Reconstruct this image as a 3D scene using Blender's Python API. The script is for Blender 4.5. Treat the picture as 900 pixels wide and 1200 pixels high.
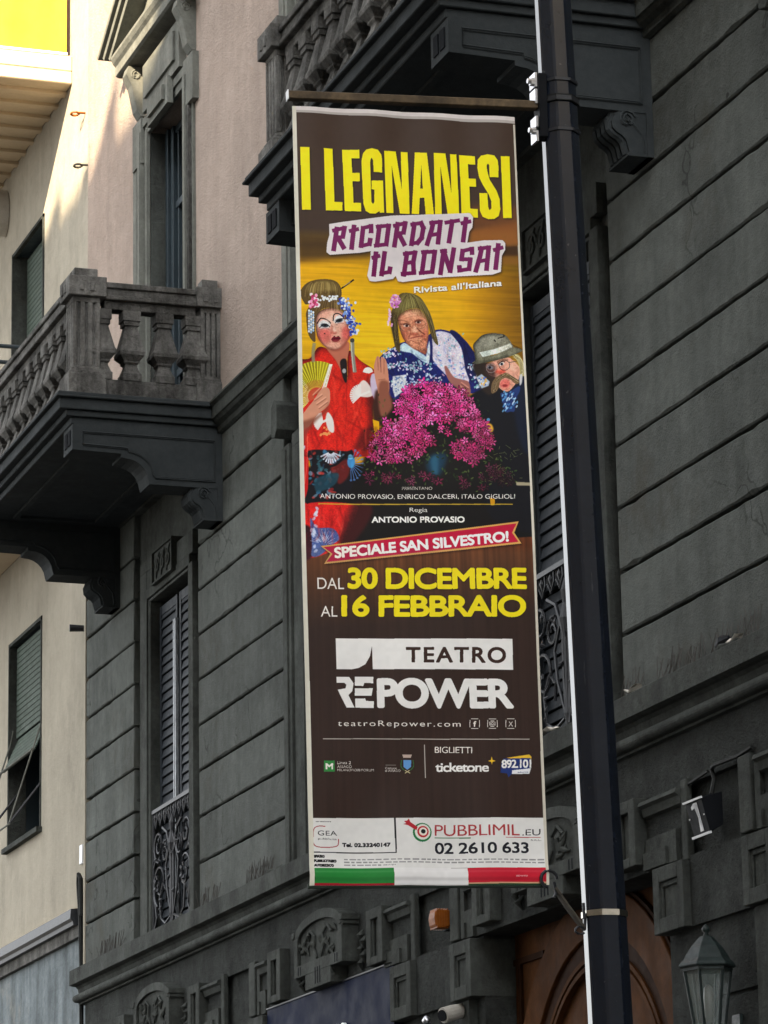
import bpy, bmesh, math, random
import numpy as np
from mathutils import Vector, Matrix
for o in list(bpy.data.objects): bpy.data.objects.remove(o)
S=bpy.context.scene; COL=S.collection
# ------------------------------------------------------------------ camera
cam=bpy.data.cameras.new('camera'); camo=bpy.data.objects.new('camera',cam); COL.objects.link(camo); S.camera=camo
right=Vector((0.32159264,0.94671094,-0.01779249)); down=Vector((-0.23813039,0.06267631,-0.96920875)); fwd=Vector((-0.91644536,0.31592734,0.24559688))
m=Matrix(((right.x,-down.x,-fwd.x,0),(right.y,-down.y,-fwd.y,0),(right.z,-down.z,-fwd.z,1.6),(0,0,0,1)))
camo.matrix_world=m
cam.sensor_fit='VERTICAL'; cam.sensor_height=24; cam.lens=4142.78/1200*24; cam.clip_start=.1; cam.clip_end=3000
S.render.resolution_x=768; S.render.resolution_y=1024
# ------------------------------------------------------------------ sky, sun, exposure
SUNV=Vector((-1.02,1,-.80))      # direction the sunlight travels
el=math.atan2(.80,math.hypot(1.02,1)); az=math.atan2(1.02,-1)
w=bpy.data.worlds.new('World'); S.world=w; w.use_nodes=True; nt=w.node_tree
sk=nt.nodes.new('ShaderNodeTexSky'); sk.sky_type='NISHITA'; sk.sun_disc=False; sk.sun_elevation=el; sk.sun_rotation=az
sk.air_density=1.; sk.dust_density=1.6; sk.ozone_density=1.
hs=nt.nodes.new('ShaderNodeHueSaturation'); hs.inputs['Saturation'].default_value=.12
nt.links.new(sk.outputs[0],hs.inputs['Color']); nt.links.new(hs.outputs[0],nt.nodes['Background'].inputs[0])
nt.nodes['Background'].inputs[1].default_value=.15
sl=bpy.data.lights.new('sun','SUN'); sl.energy=5.; sl.angle=math.radians(.55); sl.color=(1,.80,.54)
so=bpy.data.objects.new('sun',sl); COL.objects.link(so); so.rotation_euler=SUNV.to_track_quat('-Z','Y').to_euler()
S.view_settings.view_transform='Standard'; S.view_settings.look='None'; S.view_settings.gamma=1; S.view_settings.exposure=2.35
S.render.engine='CYCLES'; S.cycles.max_bounces=6; S.cycles.diffuse_bounces=4
random.seed(4)
BANK=.90   # how bright the print's own white stands in the picture
# ------------------------------------------------------------------ materials
def lin(c): return tuple((x/12.92 if x<=.04045 else ((x+.055)/1.055)**2.4) for x in c)
MATS={}
def mat(name,col,rough=.8,vary=.25,scale=3.,bump=.0,bscale=60.,metal=0.,streak=0.,stain=None,spec=.5,crack=0.,coat=0.,grime=0.,fleck=None):
    m=bpy.data.materials.new(name); m.use_nodes=True; t=m.node_tree; N=t.nodes; L=t.links; b=N['Principled BSDF']
    b.inputs['Roughness'].default_value=rough; b.inputs['Metallic'].default_value=metal; b.inputs['Specular IOR Level'].default_value=spec
    b.inputs['Coat Weight'].default_value=coat
    g=N.new('ShaderNodeNewGeometry'); pos=g.outputs['Position']
    def noise(sc,det=5,vec=None,rg=.6):
        n=N.new('ShaderNodeTexNoise'); n.inputs['Scale'].default_value=sc; n.inputs['Detail'].default_value=det; n.inputs['Roughness'].default_value=rg
        L.new(vec or pos,n.inputs['Vector']); return n.outputs['Fac']
    def mp(sx,sy,sz):
        v=N.new('ShaderNodeMapping'); v.inputs['Scale'].default_value=(sx,sy,sz); L.new(pos,v.inputs['Vector']); return v.outputs[0]
    def rng(f,a,b_,c,d):
        r=N.new('ShaderNodeMapRange'); L.new(f,r.inputs[0])
        for i,x in enumerate((a,b_,c,d)): r.inputs[i+1].default_value=x
        return r.outputs[0]
    def mul(a,f):
        x=N.new('ShaderNodeMix'); x.data_type='RGBA'; x.blend_type='MULTIPLY'; x.inputs[0].default_value=1
        L.new(a,x.inputs[6]); L.new(f,x.inputs[7]); return x.outputs[2]
    c=N.new('ShaderNodeRGB'); c.outputs[0].default_value=(*col,1); cur=c.outputs[0]
    if vary: cur=mul(cur,rng(noise(scale),.3,.7,1-vary,1+vary*.6)); cur=mul(cur,rng(noise(scale*9),.3,.7,1-vary*.5,1+vary*.4))
    if streak: cur=mul(cur,rng(noise(1.,6,mp(5,5,.55)),.38,.68,1+streak*.3,1-streak))
    if grime:  cur=mul(cur,rng(noise(1.,8,mp(2.2,2.2,1.3),.75),.52,.66,1.,1-grime))
    if stain:
        x=N.new('ShaderNodeMix'); x.data_type='RGBA'; L.new(rng(noise(1.7,8,None,.7),.55,.7,0,.7),x.inputs[0]); L.new(cur,x.inputs[6]); x.inputs[7].default_value=(*stain,1); cur=x.outputs[2]
    if name in ('grey_rusticated_plaster','weathered_balustrade_stone'):
        oi=N.new('ShaderNodeObjectInfo'); cur=mul(cur,rng(oi.outputs['Random'],0,1,.86,1.12))
    if fleck:
        x=N.new('ShaderNodeMix'); x.data_type='RGBA'; L.new(rng(noise(38,3,None,.6),.70,.73,0,.8),x.inputs[0]); L.new(cur,x.inputs[6]); x.inputs[7].default_value=(*fleck,1); cur=x.outputs[2]
        x=N.new('ShaderNodeMix'); x.data_type='RGBA'; L.new(rng(noise(1.,4,mp(60,60,3),.6),.69,.71,0,.55),x.inputs[0]); L.new(cur,x.inputs[6]); x.inputs[7].default_value=(*fleck,1); cur=x.outputs[2]
    h=None
    if crack:
        dn=N.new('ShaderNodeTexNoise'); dn.inputs['Scale'].default_value=4; L.new(pos,dn.inputs['Vector'])
        ad=N.new('ShaderNodeVectorMath'); ad.operation='MULTIPLY_ADD'; ad.inputs[1].default_value=(.5,.5,.5); L.new(dn.outputs['Color'],ad.inputs[0]); L.new(mp(1.3,1.3,.45),ad.inputs[2])
        vo=N.new('ShaderNodeTexVoronoi'); vo.feature='DISTANCE_TO_EDGE'; vo.inputs['Scale'].default_value=1.; L.new(ad.outputs[0],vo.inputs['Vector'])
        line=rng(vo.outputs['Distance'],0,.012,0,1); gate=rng(noise(.9,3),.5,.56,1,0)
        mx=N.new('ShaderNodeMath'); mx.operation='MAXIMUM'; L.new(line,mx.inputs[0]); L.new(gate,mx.inputs[1])
        cur=mul(cur,rng(mx.outputs[0],0,1,1-crack,1))
        sp=rng(noise(5,2),.725,.75,1,.25); gate2=rng(noise(1.1,2),.45,.6,1,0)
        m2=N.new('ShaderNodeMath'); m2.operation='MAXIMUM'; L.new(sp,m2.inputs[0]); L.new(gate2,m2.inputs[1]); cur=mul(cur,m2.outputs[0])
    L.new(cur,b.inputs['Base Color'])
    if bump:
        bp=N.new('ShaderNodeBump'); bp.inputs['Strength'].default_value=bump; bp.inputs['Distance'].default_value=.02
        a=noise(bscale,6,None,.7); bb=noise(bscale*.12,3)
        ad2=N.new('ShaderNodeMath'); ad2.operation='MULTIPLY_ADD'; ad2.inputs[1].default_value=1.4; L.new(bb,ad2.inputs[0]); L.new(a,ad2.inputs[2])
        L.new(ad2.outputs[0],bp.inputs['Height']); L.new(bp.outputs[0],b.inputs['Normal'])
    if vary and metal==0 and rough>.3:
        L.new(rng(noise(scale*3),.3,.7,max(rough-.1,.1),min(rough+.08,1)),b.inputs['Roughness'])
    MATS[name]=m; return m
GP=(.092,.100,.093)
M_block=mat('grey_rusticated_plaster',GP,.75,.22,1.6,.6,60,streak=.16,stain=(.064,.062,.052),crack=.5,grime=.18,spec=.02)
M_grey=mat('grey_moulded_plaster',(.060,.065,.060),.75,.36,2.4,.6,50,streak=.25,grime=.35,spec=.02)
M_rough=mat('grey_rough_render',(.053,.057,.054),.85,.34,2.4,1.3,60,grime=.35,spec=.02)
M_deep=mat('grey_painted_stone',(.036,.041,.043),.7,.2,2,.25,40,spec=.02)
M_stone=mat('weathered_balustrade_stone',(.140,.138,.130),.85,.5,4,.9,50,streak=.5,grime=.6,spec=.02)
M_pink=mat('pinkish_stippled_plaster',(.335,.275,.235),.9,.12,1.2,.9,44,streak=.10,grime=.12,spec=.02)
M_surr=mat('pale_window_surround_stone',(.14,.145,.13),.8,.25,4,.25,40,streak=.2,spec=.02)
M_cream=mat('cream_neighbour_plaster',(.32,.295,.24),.9,.10,1.2,.4,30,streak=.07,grime=.16,spec=.02)
M_bluegr=mat('flaking_blue_grey_plaster',(.17,.195,.205),.9,.3,1.5,.7,25,streak=.4,stain=(.24,.24,.22),spec=.02)
M_white=mat('bounce_tinted_balcony_plaster',(.46,.37,.25),.8,.08,2,.15,30)  # warm bounce light under the slab is put into this colour
M_awn=mat('yellow_awning_cloth',(.66,.27,.012),.8,.05,2,.0)
M_shut=mat('blue_grey_shutter_paint',(.026,.031,.037),.6,.15,6,.08,60,spec=.1)
M_seam=mat('polished_shutter_strip',(.30,.32,.34),.42,.3,14,metal=.8)
M_green=mat('green_roller_blind',(.060,.080,.066),.7,.15,6,.05,spec=.1)
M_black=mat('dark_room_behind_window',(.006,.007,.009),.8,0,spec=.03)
M_glass=mat('dark_window_glass',(.012,.018,.024),.06,0,spec=.6)
M_frame=mat('dark_teal_window_frame',(.022,.034,.042),.45,.15,6,spec=.3)
M_iron=mat('black_wrought_iron',(.018,.020,.024),.5,.3,20,.1,80,metal=.1,spec=.35)
M_spike=mat('rusty_bird_spike_wire',(.05,.045,.04),.6,.2,20)
M_wood=mat('varnished_brown_door_wood',(.075,.030,.010),.7,.35,2,.1,30,streak=.35,spec=.04)
M_wooddk=mat('dark_door_moulding',(.026,.011,.005),.7,.3,3,spec=.04)
M_pole=mat('black_painted_pole_steel',(.008,.011,.018),.16,.2,5,.02,40,spec=.35,coat=.0,fleck=(.07,.075,.08))
M_band=mat('stainless_steel_band',(.5,.47,.40),.28,.2,20,metal=1)
M_arm=mat('brown_square_tube_steel',(.075,.052,.028),.55,.7,5,.05,60,metal=.25,spec=.2)
M_strap=mat('grey_brown_webbing_strap',(.075,.068,.055),.8,.2,20,.3,200)
M_gal=mat('galvanised_bracket',(.55,.56,.58),.3,.2,12,metal=.9)
M_lant=mat('verdigris_black_lantern_metal',(.014,.022,.021),.5,.4,14,.12,60,metal=.0,spec=.2)
M_bulb=mat('white_lamp_body',(.22,.22,.20),.35,.05,5)
M_amber=mat('amber_lens_plastic',(.20,.055,.004),.5,.25,12,spec=.15)
M_nlamp=mat('black_number_lamp_casing',(.006,.007,.009),.6,.1,8,spec=.08)
M_white2=mat('white_enamel',(.68,.70,.72),.4,.08,8)
M_blue=mat('navy_shop_fascia',(.005,.009,.028),.6,.15,2,spec=.03)
M_siren=mat('faded_white_siren_casing',(.38,.36,.32),.5,.15,8); M_red=mat('red_siren_lens',(.45,.04,.02),.3,.1,8)
M_asph=mat('asphalt',(.055,.055,.057),.85,.25,3,.5,80); M_pave=mat('stone_pavement',(.12,.115,.11),.8,.2,3,.2,40); M_kerb=mat('granite_kerb',(.28,.27,.26),.8,.2,8,.2,60)
M_opp=mat('pale_street_front',(.40,.37,.32),.9,.12,1,.2,20,streak=.15); M_roof=mat('terracotta_roof',(.22,.09,.05),.9,.3,4,.2,20)
M_paper=mat('crumpled_pale_paper',(.55,.52,.46),.8,.2,30); M_cable=mat('grey_black_cable',(.016,.017,.016),.7,.2,20,spec=.1)
# pane that lets light into the lantern
mg=bpy.data.materials.new('dusty_lantern_glass'); mg.use_nodes=True; b=mg.node_tree.nodes['Principled BSDF']
b.inputs['Base Color'].default_value=(.16,.20,.19,1); b.inputs['Roughness'].default_value=.12; b.inputs['Alpha'].default_value=.35; M_lglass=mg
# ------------------------------------------------------------------ builders
class MB:
    def __init__(s): s.v=[]; s.f=[]
    def add(s,v,f):
        n=len(s.v); s.v+=[tuple(p) for p in v]; s.f+=[tuple(i+n for i in q) for q in f]; return s
    def box(s,x0,x1,y0,y1,z0,z1):
        return s.add([(x0,y0,z0),(x1,y0,z0),(x1,y1,z0),(x0,y1,z0),(x0,y0,z1),(x1,y0,z1),(x1,y1,z1),(x0,y1,z1)],
                     [(0,3,2,1),(4,5,6,7),(0,1,5,4),(1,2,6,5),(2,3,7,6),(3,0,4,7)])
    def cbox(s,x0,x1,y0,y1,z0,z1,c=.008):      # front (towards -y) edges chamfered
        return s.add([(x0,y1,z0),(x1,y1,z0),(x1,y1,z1),(x0,y1,z1),(x0,y0+c,z0),(x1,y0+c,z0),(x1,y0+c,z1),(x0,y0+c,z1),
                      (x0+c,y0,z0+c),(x1-c,y0,z0+c),(x1-c,y0,z1-c),(x0+c,y0,z1-c)],
                     [(3,2,1,0),(0,1,5,4),(1,2,6,5),(2,3,7,6),(3,0,4,7),(4,5,9,8),(5,6,10,9),(6,7,11,10),(7,4,8,11),(8,9,10,11)])
    def prism(s,P,ax,a,b):                     # polygon P in the plane across axis ax, from a to b
        def p3(q,h): return {'x':(h,q[0],q[1]),'y':(q[0],h,q[1]),'z':(q[0],q[1],h)}[ax]
        n=len(P); v=[p3(q,a) for q in P]+[p3(q,b) for q in P]
        area=sum(P[i][0]*P[(i+1)%n][1]-P[(i+1)%n][0]*P[i][1] for i in range(n))
        sgn=(area>0)==(ax!='y'); f=[(i,(i+1)%n,n+(i+1)%n,n+i) for i in range(n)]+[tuple(range(n))[::-1],tuple(range(n,2*n))]
        if (not sgn) ^ (b<a): f=[q[::-1] for q in f]
        return s.add(v,f)
    def tube(s,pts,r,n=6,closed=False,flat=None):
        P=[Vector(p) for p in pts]; m=len(P); rings=[]
        ref=Vector((0,1,0)) if abs((P[1]-P[0]).normalized().y)<.9 else Vector((1,0,0))
        for i,p in enumerate(P):
            if closed: d=P[(i+1)%m]-P[i-1]
            else: d=P[min(i+1,m-1)]-P[max(i-1,0)]
            d.normalize(); u=d.cross(ref).normalized(); w_=d.cross(u).normalized(); rr=r[i] if isinstance(r,(list,tuple)) else r
            rings.append([p+u*math.cos(2*math.pi*k/n)*rr+w_*math.sin(2*math.pi*k/n)*rr*(flat or 1) for k in range(n)])
        v=[tuple(q) for R_ in rings for q in R_]; f=[]
        for i in range(m if closed else m-1):
            j=(i+1)%m
            for k in range(n): f.append((i*n+k,i*n+(k+1)%n,j*n+(k+1)%n,j*n+k))
        if not closed: f+=[tuple(range(n)),tuple(range((m-1)*n,m*n))[::-1]]
        return s.add(v,f)
    def lathe(s,prof,n,c=(0,0),rot=0,cap=True):  # prof: (radius, z)
        v=[]; f=[]
        for r,z in prof:
            for k in range(n):
                a=2*math.pi*(k+rot)/n; v.append((c[0]+r*math.cos(a),c[1]+r*math.sin(a),z))
        for i in range(len(prof)-1):
            for k in range(n): f.append((i*n+k,i*n+(k+1)%n,(i+1)*n+(k+1)%n,(i+1)*n+k))
        if cap: f+=[tuple(range(n))[::-1],tuple(range((len(prof)-1)*n,len(prof)*n))]
        return s.add(v,f)
    def build(s,name,m,parent=None,smooth=False,bevel=0):
        me=bpy.data.meshes.new(name); org=Vector(ORG.get(parent.name,(0,0,0))) if parent else Vector((0,0,0))
        me.from_pydata([tuple(Vector(p)-org) for p in s.v],[],s.f); me.validate(); me.materials.append(m)
        bm=bmesh.new(); bm.from_mesh(me); bmesh.ops.recalc_face_normals(bm,faces=bm.faces); bm.to_mesh(me); bm.free()
        if smooth: me.shade_smooth()
        o=bpy.data.objects.new(name,me); COL.objects.link(o)
        if parent: o.parent=parent; ORG[o.name]=org
        else: ORG[o.name]=Vector((0,0,0))
        if smooth=='auto': me.shade_smooth()
        if bevel:
            bv=o.modifiers.new('edge','BEVEL'); bv.width=bevel; bv.segments=1; bv.limit_method='ANGLE'
        return o
ORG={}
def build_each(mb,name,m,parent=None,gap=.04,**kw):   # one object for each stretch of the mesh along x
    par=list(range(len(mb.v)))
    def find(a):
        while par[a]!=a: par[a]=par[par[a]]; a=par[a]
        return a
    for q in mb.f:
        for i in q[1:]: par[find(i)]=find(q[0])
    isl={}
    for i in range(len(mb.v)): isl.setdefault(find(i),[]).append(i)
    span=sorted(((min(mb.v[i][0] for i in ix),max(mb.v[i][0] for i in ix),r) for r,ix in isl.items()))
    groups=[]; hi=None
    for a,b,r in span:
        if hi is None or a>hi+gap: groups.append(set()); hi=b
        groups[-1].add(r); hi=max(hi,b)
    out=[]
    for g in groups:
        k=MB(); mp={}
        for i in range(len(mb.v)):
            if find(i) in g: mp[i]=len(k.v); k.v.append(mb.v[i])
        k.f=[tuple(mp[i] for i in q) for q in mb.f if q[0] in mp]; out.append(k.build(name,m,parent,**kw))
    return out
def thing(name,label,cat,loc,group=None):
    o=bpy.data.objects.new(name,None); o.empty_display_size=.2; o.location=loc; COL.objects.link(o); o['label']=label; o['category']=cat
    if group: o['group']=group
    ORG[o.name]=Vector(loc); return o
def tag(o,label,cat,group=None):
    o['label']=label; o['category']=cat
    if group: o['group']=group
    return o
def struct(mb,name,m): o=mb.build(name,m); o['kind']='structure'; return o
def shift_copy(o,parent,off):                 # copy of a part with its sub-parts, moved by off
    c=o.copy(); COL.objects.link(c); c.parent=parent; c.location=Vector(o.location)+Vector(off)
    for k in [x for x in bpy.data.objects if x.parent==o]: 
        d=k.copy(); COL.objects.link(d); d.parent=c
    return c
def share(mesh_obj,parent,loc,name=None):
    c=mesh_obj.copy(); COL.objects.link(c); c.parent=parent; c.location=loc
    return c
# ------------------------------------------------------------------ ground
struct(MB().box(-400,400,-300,300,-.6,-.02),'ground',M_asph)
struct(MB().box(-120,120,-4.2,4.6,-.02,0.),'road',M_asph)
struct(MB().box(-120,120,4.72,8.6,-.02,.13),'pavement',M_pave); struct(MB().box(-120,120,4.6,4.72,-.02,.135),'kerb',M_kerb)
struct(MB().box(-120,120,-9.,-4.32,-.02,.13),'pavement',M_pave); struct(MB().box(-120,120,-4.32,-4.2,-.02,.135),'kerb',M_kerb)
# ------------------------------------------------------------------ grey palazzo
G=thing('apartment_building','dark grey rusticated palazzo with pink plaster upper floor and balustraded stone balconies','building',(-22,8,0))
XL=-31.93; XR=-9.
WC=[-29.0,-24.42,-19.86,-15.3]            # window axes
PM=[-31.53,-26.9,-22.27,-17.64,-13.0]     # middles of the ground-floor piers
KC=[-29.14,-24.5,-19.96,-15.3]            # middles of the ground-floor openings
# first-floor wall behind the courses
mb=MB(); edges=[XL]+[e for c in WC for e in (c-.63,c+.63)]+[XR]
for a,b in zip(edges[::2],edges[1::2]): mb.box(a,b,8.062,8.5,5.44,9.52)
for c in WC: mb.box(c-.63,c+.63,8.062,8.5,8.58,9.52); mb.box(c-.63,c+.63,8.062,8.5,5.44,5.60)
mb.build('first_floor_wall',M_grey,G)
# rusticated courses, one block per course and wall bay
def wavy(x0,x1,y0,y1,z0,z1,c):      # a course whose arrises wander by a few millimetres and are chipped here and there
    n=max(3,int((x1-x0)/.11)); v=[]; f=[]
    for i in range(n+1):
        x=x0+(x1-x0)*i/n; ci=c*random.uniform(.7,1.3)*(2.0 if random.random()<.05 else 1)
        a=random.uniform(-.0022,.0022); b=random.uniform(-.0022,.0022); xi=min(max(x,x0+c),x1-c)
        v+=[(x,y1,z0+a),(x,y0+ci,z0+a),(xi,y0+random.uniform(0,.0015),z0+a+ci),(xi,y0+random.uniform(0,.0015),z1+b-ci),(x,y0+ci,z1+b),(x,y1,z1+b)]
    for i in range(n):
        for k in range(6): f.append((i*6+k,i*6+(k+1)%6,(i+1)*6+(k+1)%6,(i+1)*6+k))
    f+=[tuple(range(6)),tuple(range(n*6,n*6+6))[::-1]]
    return MB().add(v,f)
js=[5.585]+[6.006+.387*k for k in range(9)]+[9.50]
random.seed(11)
for a,b in ((XL,-30.18),(-28.06,-25.59),(-23.25,-21.03),(-18.92,-16.46),(-14.3,XR)):
    for k in range(len(js)-1):
        lo=js[k]+(.011 if k else 0); hi=js[k+1]-(.011 if k<9 else 0)
        j=[random.uniform(-.004,.004) for _ in range(4)]
        m_=wavy(a,b,7.995+random.uniform(0,.004),8.06,lo,hi,.010)
        # joints are never ruler-straight: ends settle by a few millimetres
        m_.v=[(x,y,z+(j[0] if x<(a+b)/2 else j[1])*(1 if z<(lo+hi)/2 else -.6)) for x,y,z in m_.v]
        m_.build('stone_block',M_block,G)
# window bays of the first floor
def scroll(cx,cz,r0,r1,a0,turns,n=16):
    return [(cx+(r0+(r1-r0)*t)*math.cos(a0+turns*2*math.pi*t),cz+(r0+(r1-r0)*t)*math.sin(a0+turns*2*math.pi*t)) for t in [i/(n-1) for i in range(n)]]
def grille_mesh(c):
    g=MB(); y=8.025; z0,z1=5.62,6.68
    g.box(c-.63,c+.63,y-.018,y+.018,z1-.02,z1+.012); g.box(c-.63,c+.63,y-.010,y+.010,z0,z0+.02)
    for x in (c-.60,c+.60): g.box(x-.012,x+.012,y-.01,y+.01,z0,z1)
    def t(P,r=.011): g.tube([(x,y,z) for x,z in P],r,5)
    rr=random.Random(5)
    for s in (-1,1):
        # stems fanning from the foot of the central vase
        t([(c+s*.02,5.66),(c+s*.05,5.95),(c+s*.05,6.25),(c+s*.16,6.44),(c+s*.30,6.50)],.014)
        t([(c+s*.03,5.70),(c+s*.16,5.95),(c+s*.20,6.15),(c+s*.10,6.30),(c+s*.03,6.40)])
        t([(c+s*.06,5.70),(c+s*.22,5.66),(c+s*.36,5.72),(c+s*.40,5.90),(c+s*.30,6.02),(c+s*.2,5.95),(c+s*.22,5.84)])
        t(scroll(c+s*.40,6.02,.20,.05,-1.2 if s>0 else math.pi+1.2,s*1.3,22))
        t(scroll(c+s*.44,6.36,.15,.035,-1.5,s*1.4,20)); t(scroll(c+s*.22,6.28,.10,.03,1.2,-s*1.3,16))
        t([(c+s*.58,5.64),(c+s*.50,5.74),(c+s*.54,5.86),(c+s*.60,5.95)]); t([(c+s*.60,6.18),(c+s*.52,6.25),(c+s*.58,6.34)])
        for k in range(4):                       # row of drop loops below the rail
            x=c+s*(.08+.15*k); t([(x-.05,6.66),(x-.055,6.60),(x,6.53),(x+.055,6.60),(x+.05,6.66)],.009); g.lathe([(.004,6.66),(.020,6.62),(.004,6.57)],6,(x,y))
        for k in range(5):                       # beaten leaves and a flower
            a=k*1.257; p=(c+s*.42+.045*math.cos(a),6.02+.045*math.sin(a)); g.tube([(p[0],y-.02,p[1]),(p[0]+.03*math.cos(a),y-.03,p[1]+.03*math.sin(a))],.02,5,flat=.5)
        for k in range(9):
            x=c+s*rr.uniform(.08,.55); z=rr.uniform(5.7,6.45); a=rr.uniform(0,6.28); g.tube([(x,y-.012,z),(x+.035*math.cos(a),y-.025,z+.035*math.sin(a)),(x+.06*math.cos(a+.5),y-.012,z+.06*math.sin(a+.5))],[.005,.016,.004],5,flat=.5)
    g.lathe([(.012,5.64),(.03,5.72),(.018,5.9),(.022,6.2),(.045,6.32),(.02,6.42),(.03,6.5),(.005,6.58)],8,(c,y))
    return g
def lower_window(c,kind):
    a=MB(); yo=7.985
    for s in (-1,1):
        x0,x1=sorted((c+s*.635,c+s*.915)) if s<0 else (c+.635,c+.80)
        # architrave: outer flat, groove, inner bead
        if s<0: a.box(x0,x1-.055,yo,8.062,5.585,8.86); a.box(x1-.040,x1,yo+.012,8.062,5.585,8.60)
        else: a.box(x0+.035,x1,yo,8.062,5.585,8.62); a.box(x0,x0+.022,yo+.012,8.062,5.585,8.60)
        a.box(*sorted((c+s*.615,c+s*.63)),8.0,8.3,5.585,8.575)
    a.box(c-.70,c+.70,yo,8.062,8.61,8.70); a.box(c-.66,c+.66,yo+.012,8.062,8.575,8.60)
    a.box(c-.915,c-.30,yo,8.062,8.86,8.97); a.box(c-.915,c-.42,yo+.004,8.062,8.70,8.86); a.box(c+.30,c+.80,yo+.004,8.062,8.70,8.90)
    if kind=='side':          # no balcony above: a framed head with little volutes
        a.box(c-1.14,c-.93,yo-.02,8.062,5.585,8.90); a.box(c-1.08,c-.99,yo-.035,8.0,5.585,8.86)
        a.prism([(c-1.12,8.98),(c-1.12,9.22),(c-1.04,9.27),(c-.98,9.22),(c-.98,9.02),(c-1.03,8.96)],'y',7.88,8.06)
    W=a.build('window_surround',M_grey,G,bevel=.004)
    # relief panel above the head
    r=MB(); x0,x1=c-.38,c+.28; r.box(x0,x1,7.965,8.06,8.66,8.96)
    for e in ((x0,x1,8.66,8.675),(x0,x1,8.945,8.96),(x0,x0+.02,8.675,8.945),(x1-.02,x1,8.675,8.945)): r.box(e[0],e[1],7.945,7.967,e[2],e[3])
    for cx,rot in ((c-.22,0),(c-.05,1),(c+.12,2)):
        r.tube([(x,7.958,z) for x,z in scroll(cx,8.81,.085,.02,rot,1.2,16)],.012,5); r.tube([(cx-.05,7.96,8.70),(cx,7.955,8.82),(cx+.05,7.96,8.92)],[.006,.02,.006],5)
    r.build('relief_panel',M_grey,W)
    # reveal, dark room, frame
    f=MB(); f.box(c-.63,c+.63,8.30,8.33,5.6,8.58); f.build('room_behind_window',M_black,W)
    # closed louvred shutters: stiles, rails and every slat
    st=MB()
    for s in (-1,1):
        for q0,q1 in ((.56,.62),(.035,.085)): st.box(*sorted((c+s*q0,c+s*q1)),8.085,8.125,5.62,8.52)
        for z0,z1 in ((5.62,5.72),(8.44,8.52),(6.60,6.66)): st.box(*sorted((c+s*.085,c+s*.56)),8.088,8.122,z0,z1)
    SH=st.build('shutter_frame',M_shut,W)
    sm=MB(); sm.box(c-.070,c-.052,8.055,8.09,5.66,8.30); sm.box(c-.020,c-.0,8.055,8.09,5.66,8.30); sm.build('shutter_meeting_strip',M_seam,W,bevel=.004)
    base=None
    for s in (-1,1):
        z=5.745
        while z<8.43:
            if not 6.56<z<6.68:
                if base is None or s!=side:
                    side=s; b=MB(); x0,x1=sorted((c+s*.085,c+s*.56)); b.prism([(8.086,0),(8.094,-.004),(8.112,.068),(8.104,.072)],'x',x0,x1)
                    base=b.build('shutter_slat',M_shut,W); base.location=Vector((0,0,z))
                else: share(base,W,Vector((0,0,z)))
            z+=.083
    grille_mesh(c).build('window_grille',M_iron,W)
    return W
side=0
lower_window(WC[0],'axis'); lower_window(WC[1],'side'); lower_window(WC[2],'axis'); lower_window(WC[3],'side')
# ledge cornice between ground and first floor, with its roll moulding
def profile_run(P,x0,x1,name,m,returns=.0,parent=G):
    mb=MB(); mb.prism(P,'x',x0,x1)
    return mb.build(name,m,parent)
roll=[(7.955+.035*math.cos(a),5.325-.0+.035*math.sin(a)) for a in [math.radians(t) for t in range(90,275,22)]]
P=[(8.07,5.60),(7.89,5.590),(7.875,5.580),(7.875,5.447),(7.90,5.440),(7.935,5.435),(7.955,5.415),(7.965,5.375)]+[(y-.015,z) for y,z in roll]+[(7.965,5.288),(7.965,5.272),(8.0,5.268),(8.07,5.268)]
profile_run(P,XL-.125,XR,'ledge_cornice',M_grey)
# chipped lip on the ledge
lip=MB(); rr=random.Random(3)
for x,l in ((-25.9,.5),(-17.4,.35),(-28.3,.12)):
    lip.tube([(x,7.90,5.592),(x+l*.3,7.885,5.60),(x+l*.6,7.90,5.594),(x+l,7.89,5.598)],[.004,.014,.01,.003],5,flat=.6)
build_each(lip,'mortar_chip',M_grey,G)
# string course under the pink storey
P=[(8.07,9.83),(7.90,9.775),(7.875,9.755),(7.872,9.735),(7.90,9.712),(7.90,9.612),(7.915,9.606),(7.93,9.58),(7.965,9.56),(7.968,9.515),(7.99,9.495),(8.07,9.495)]
profile_run(P,XL-.04,XR,'string_course',M_grey)
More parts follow.
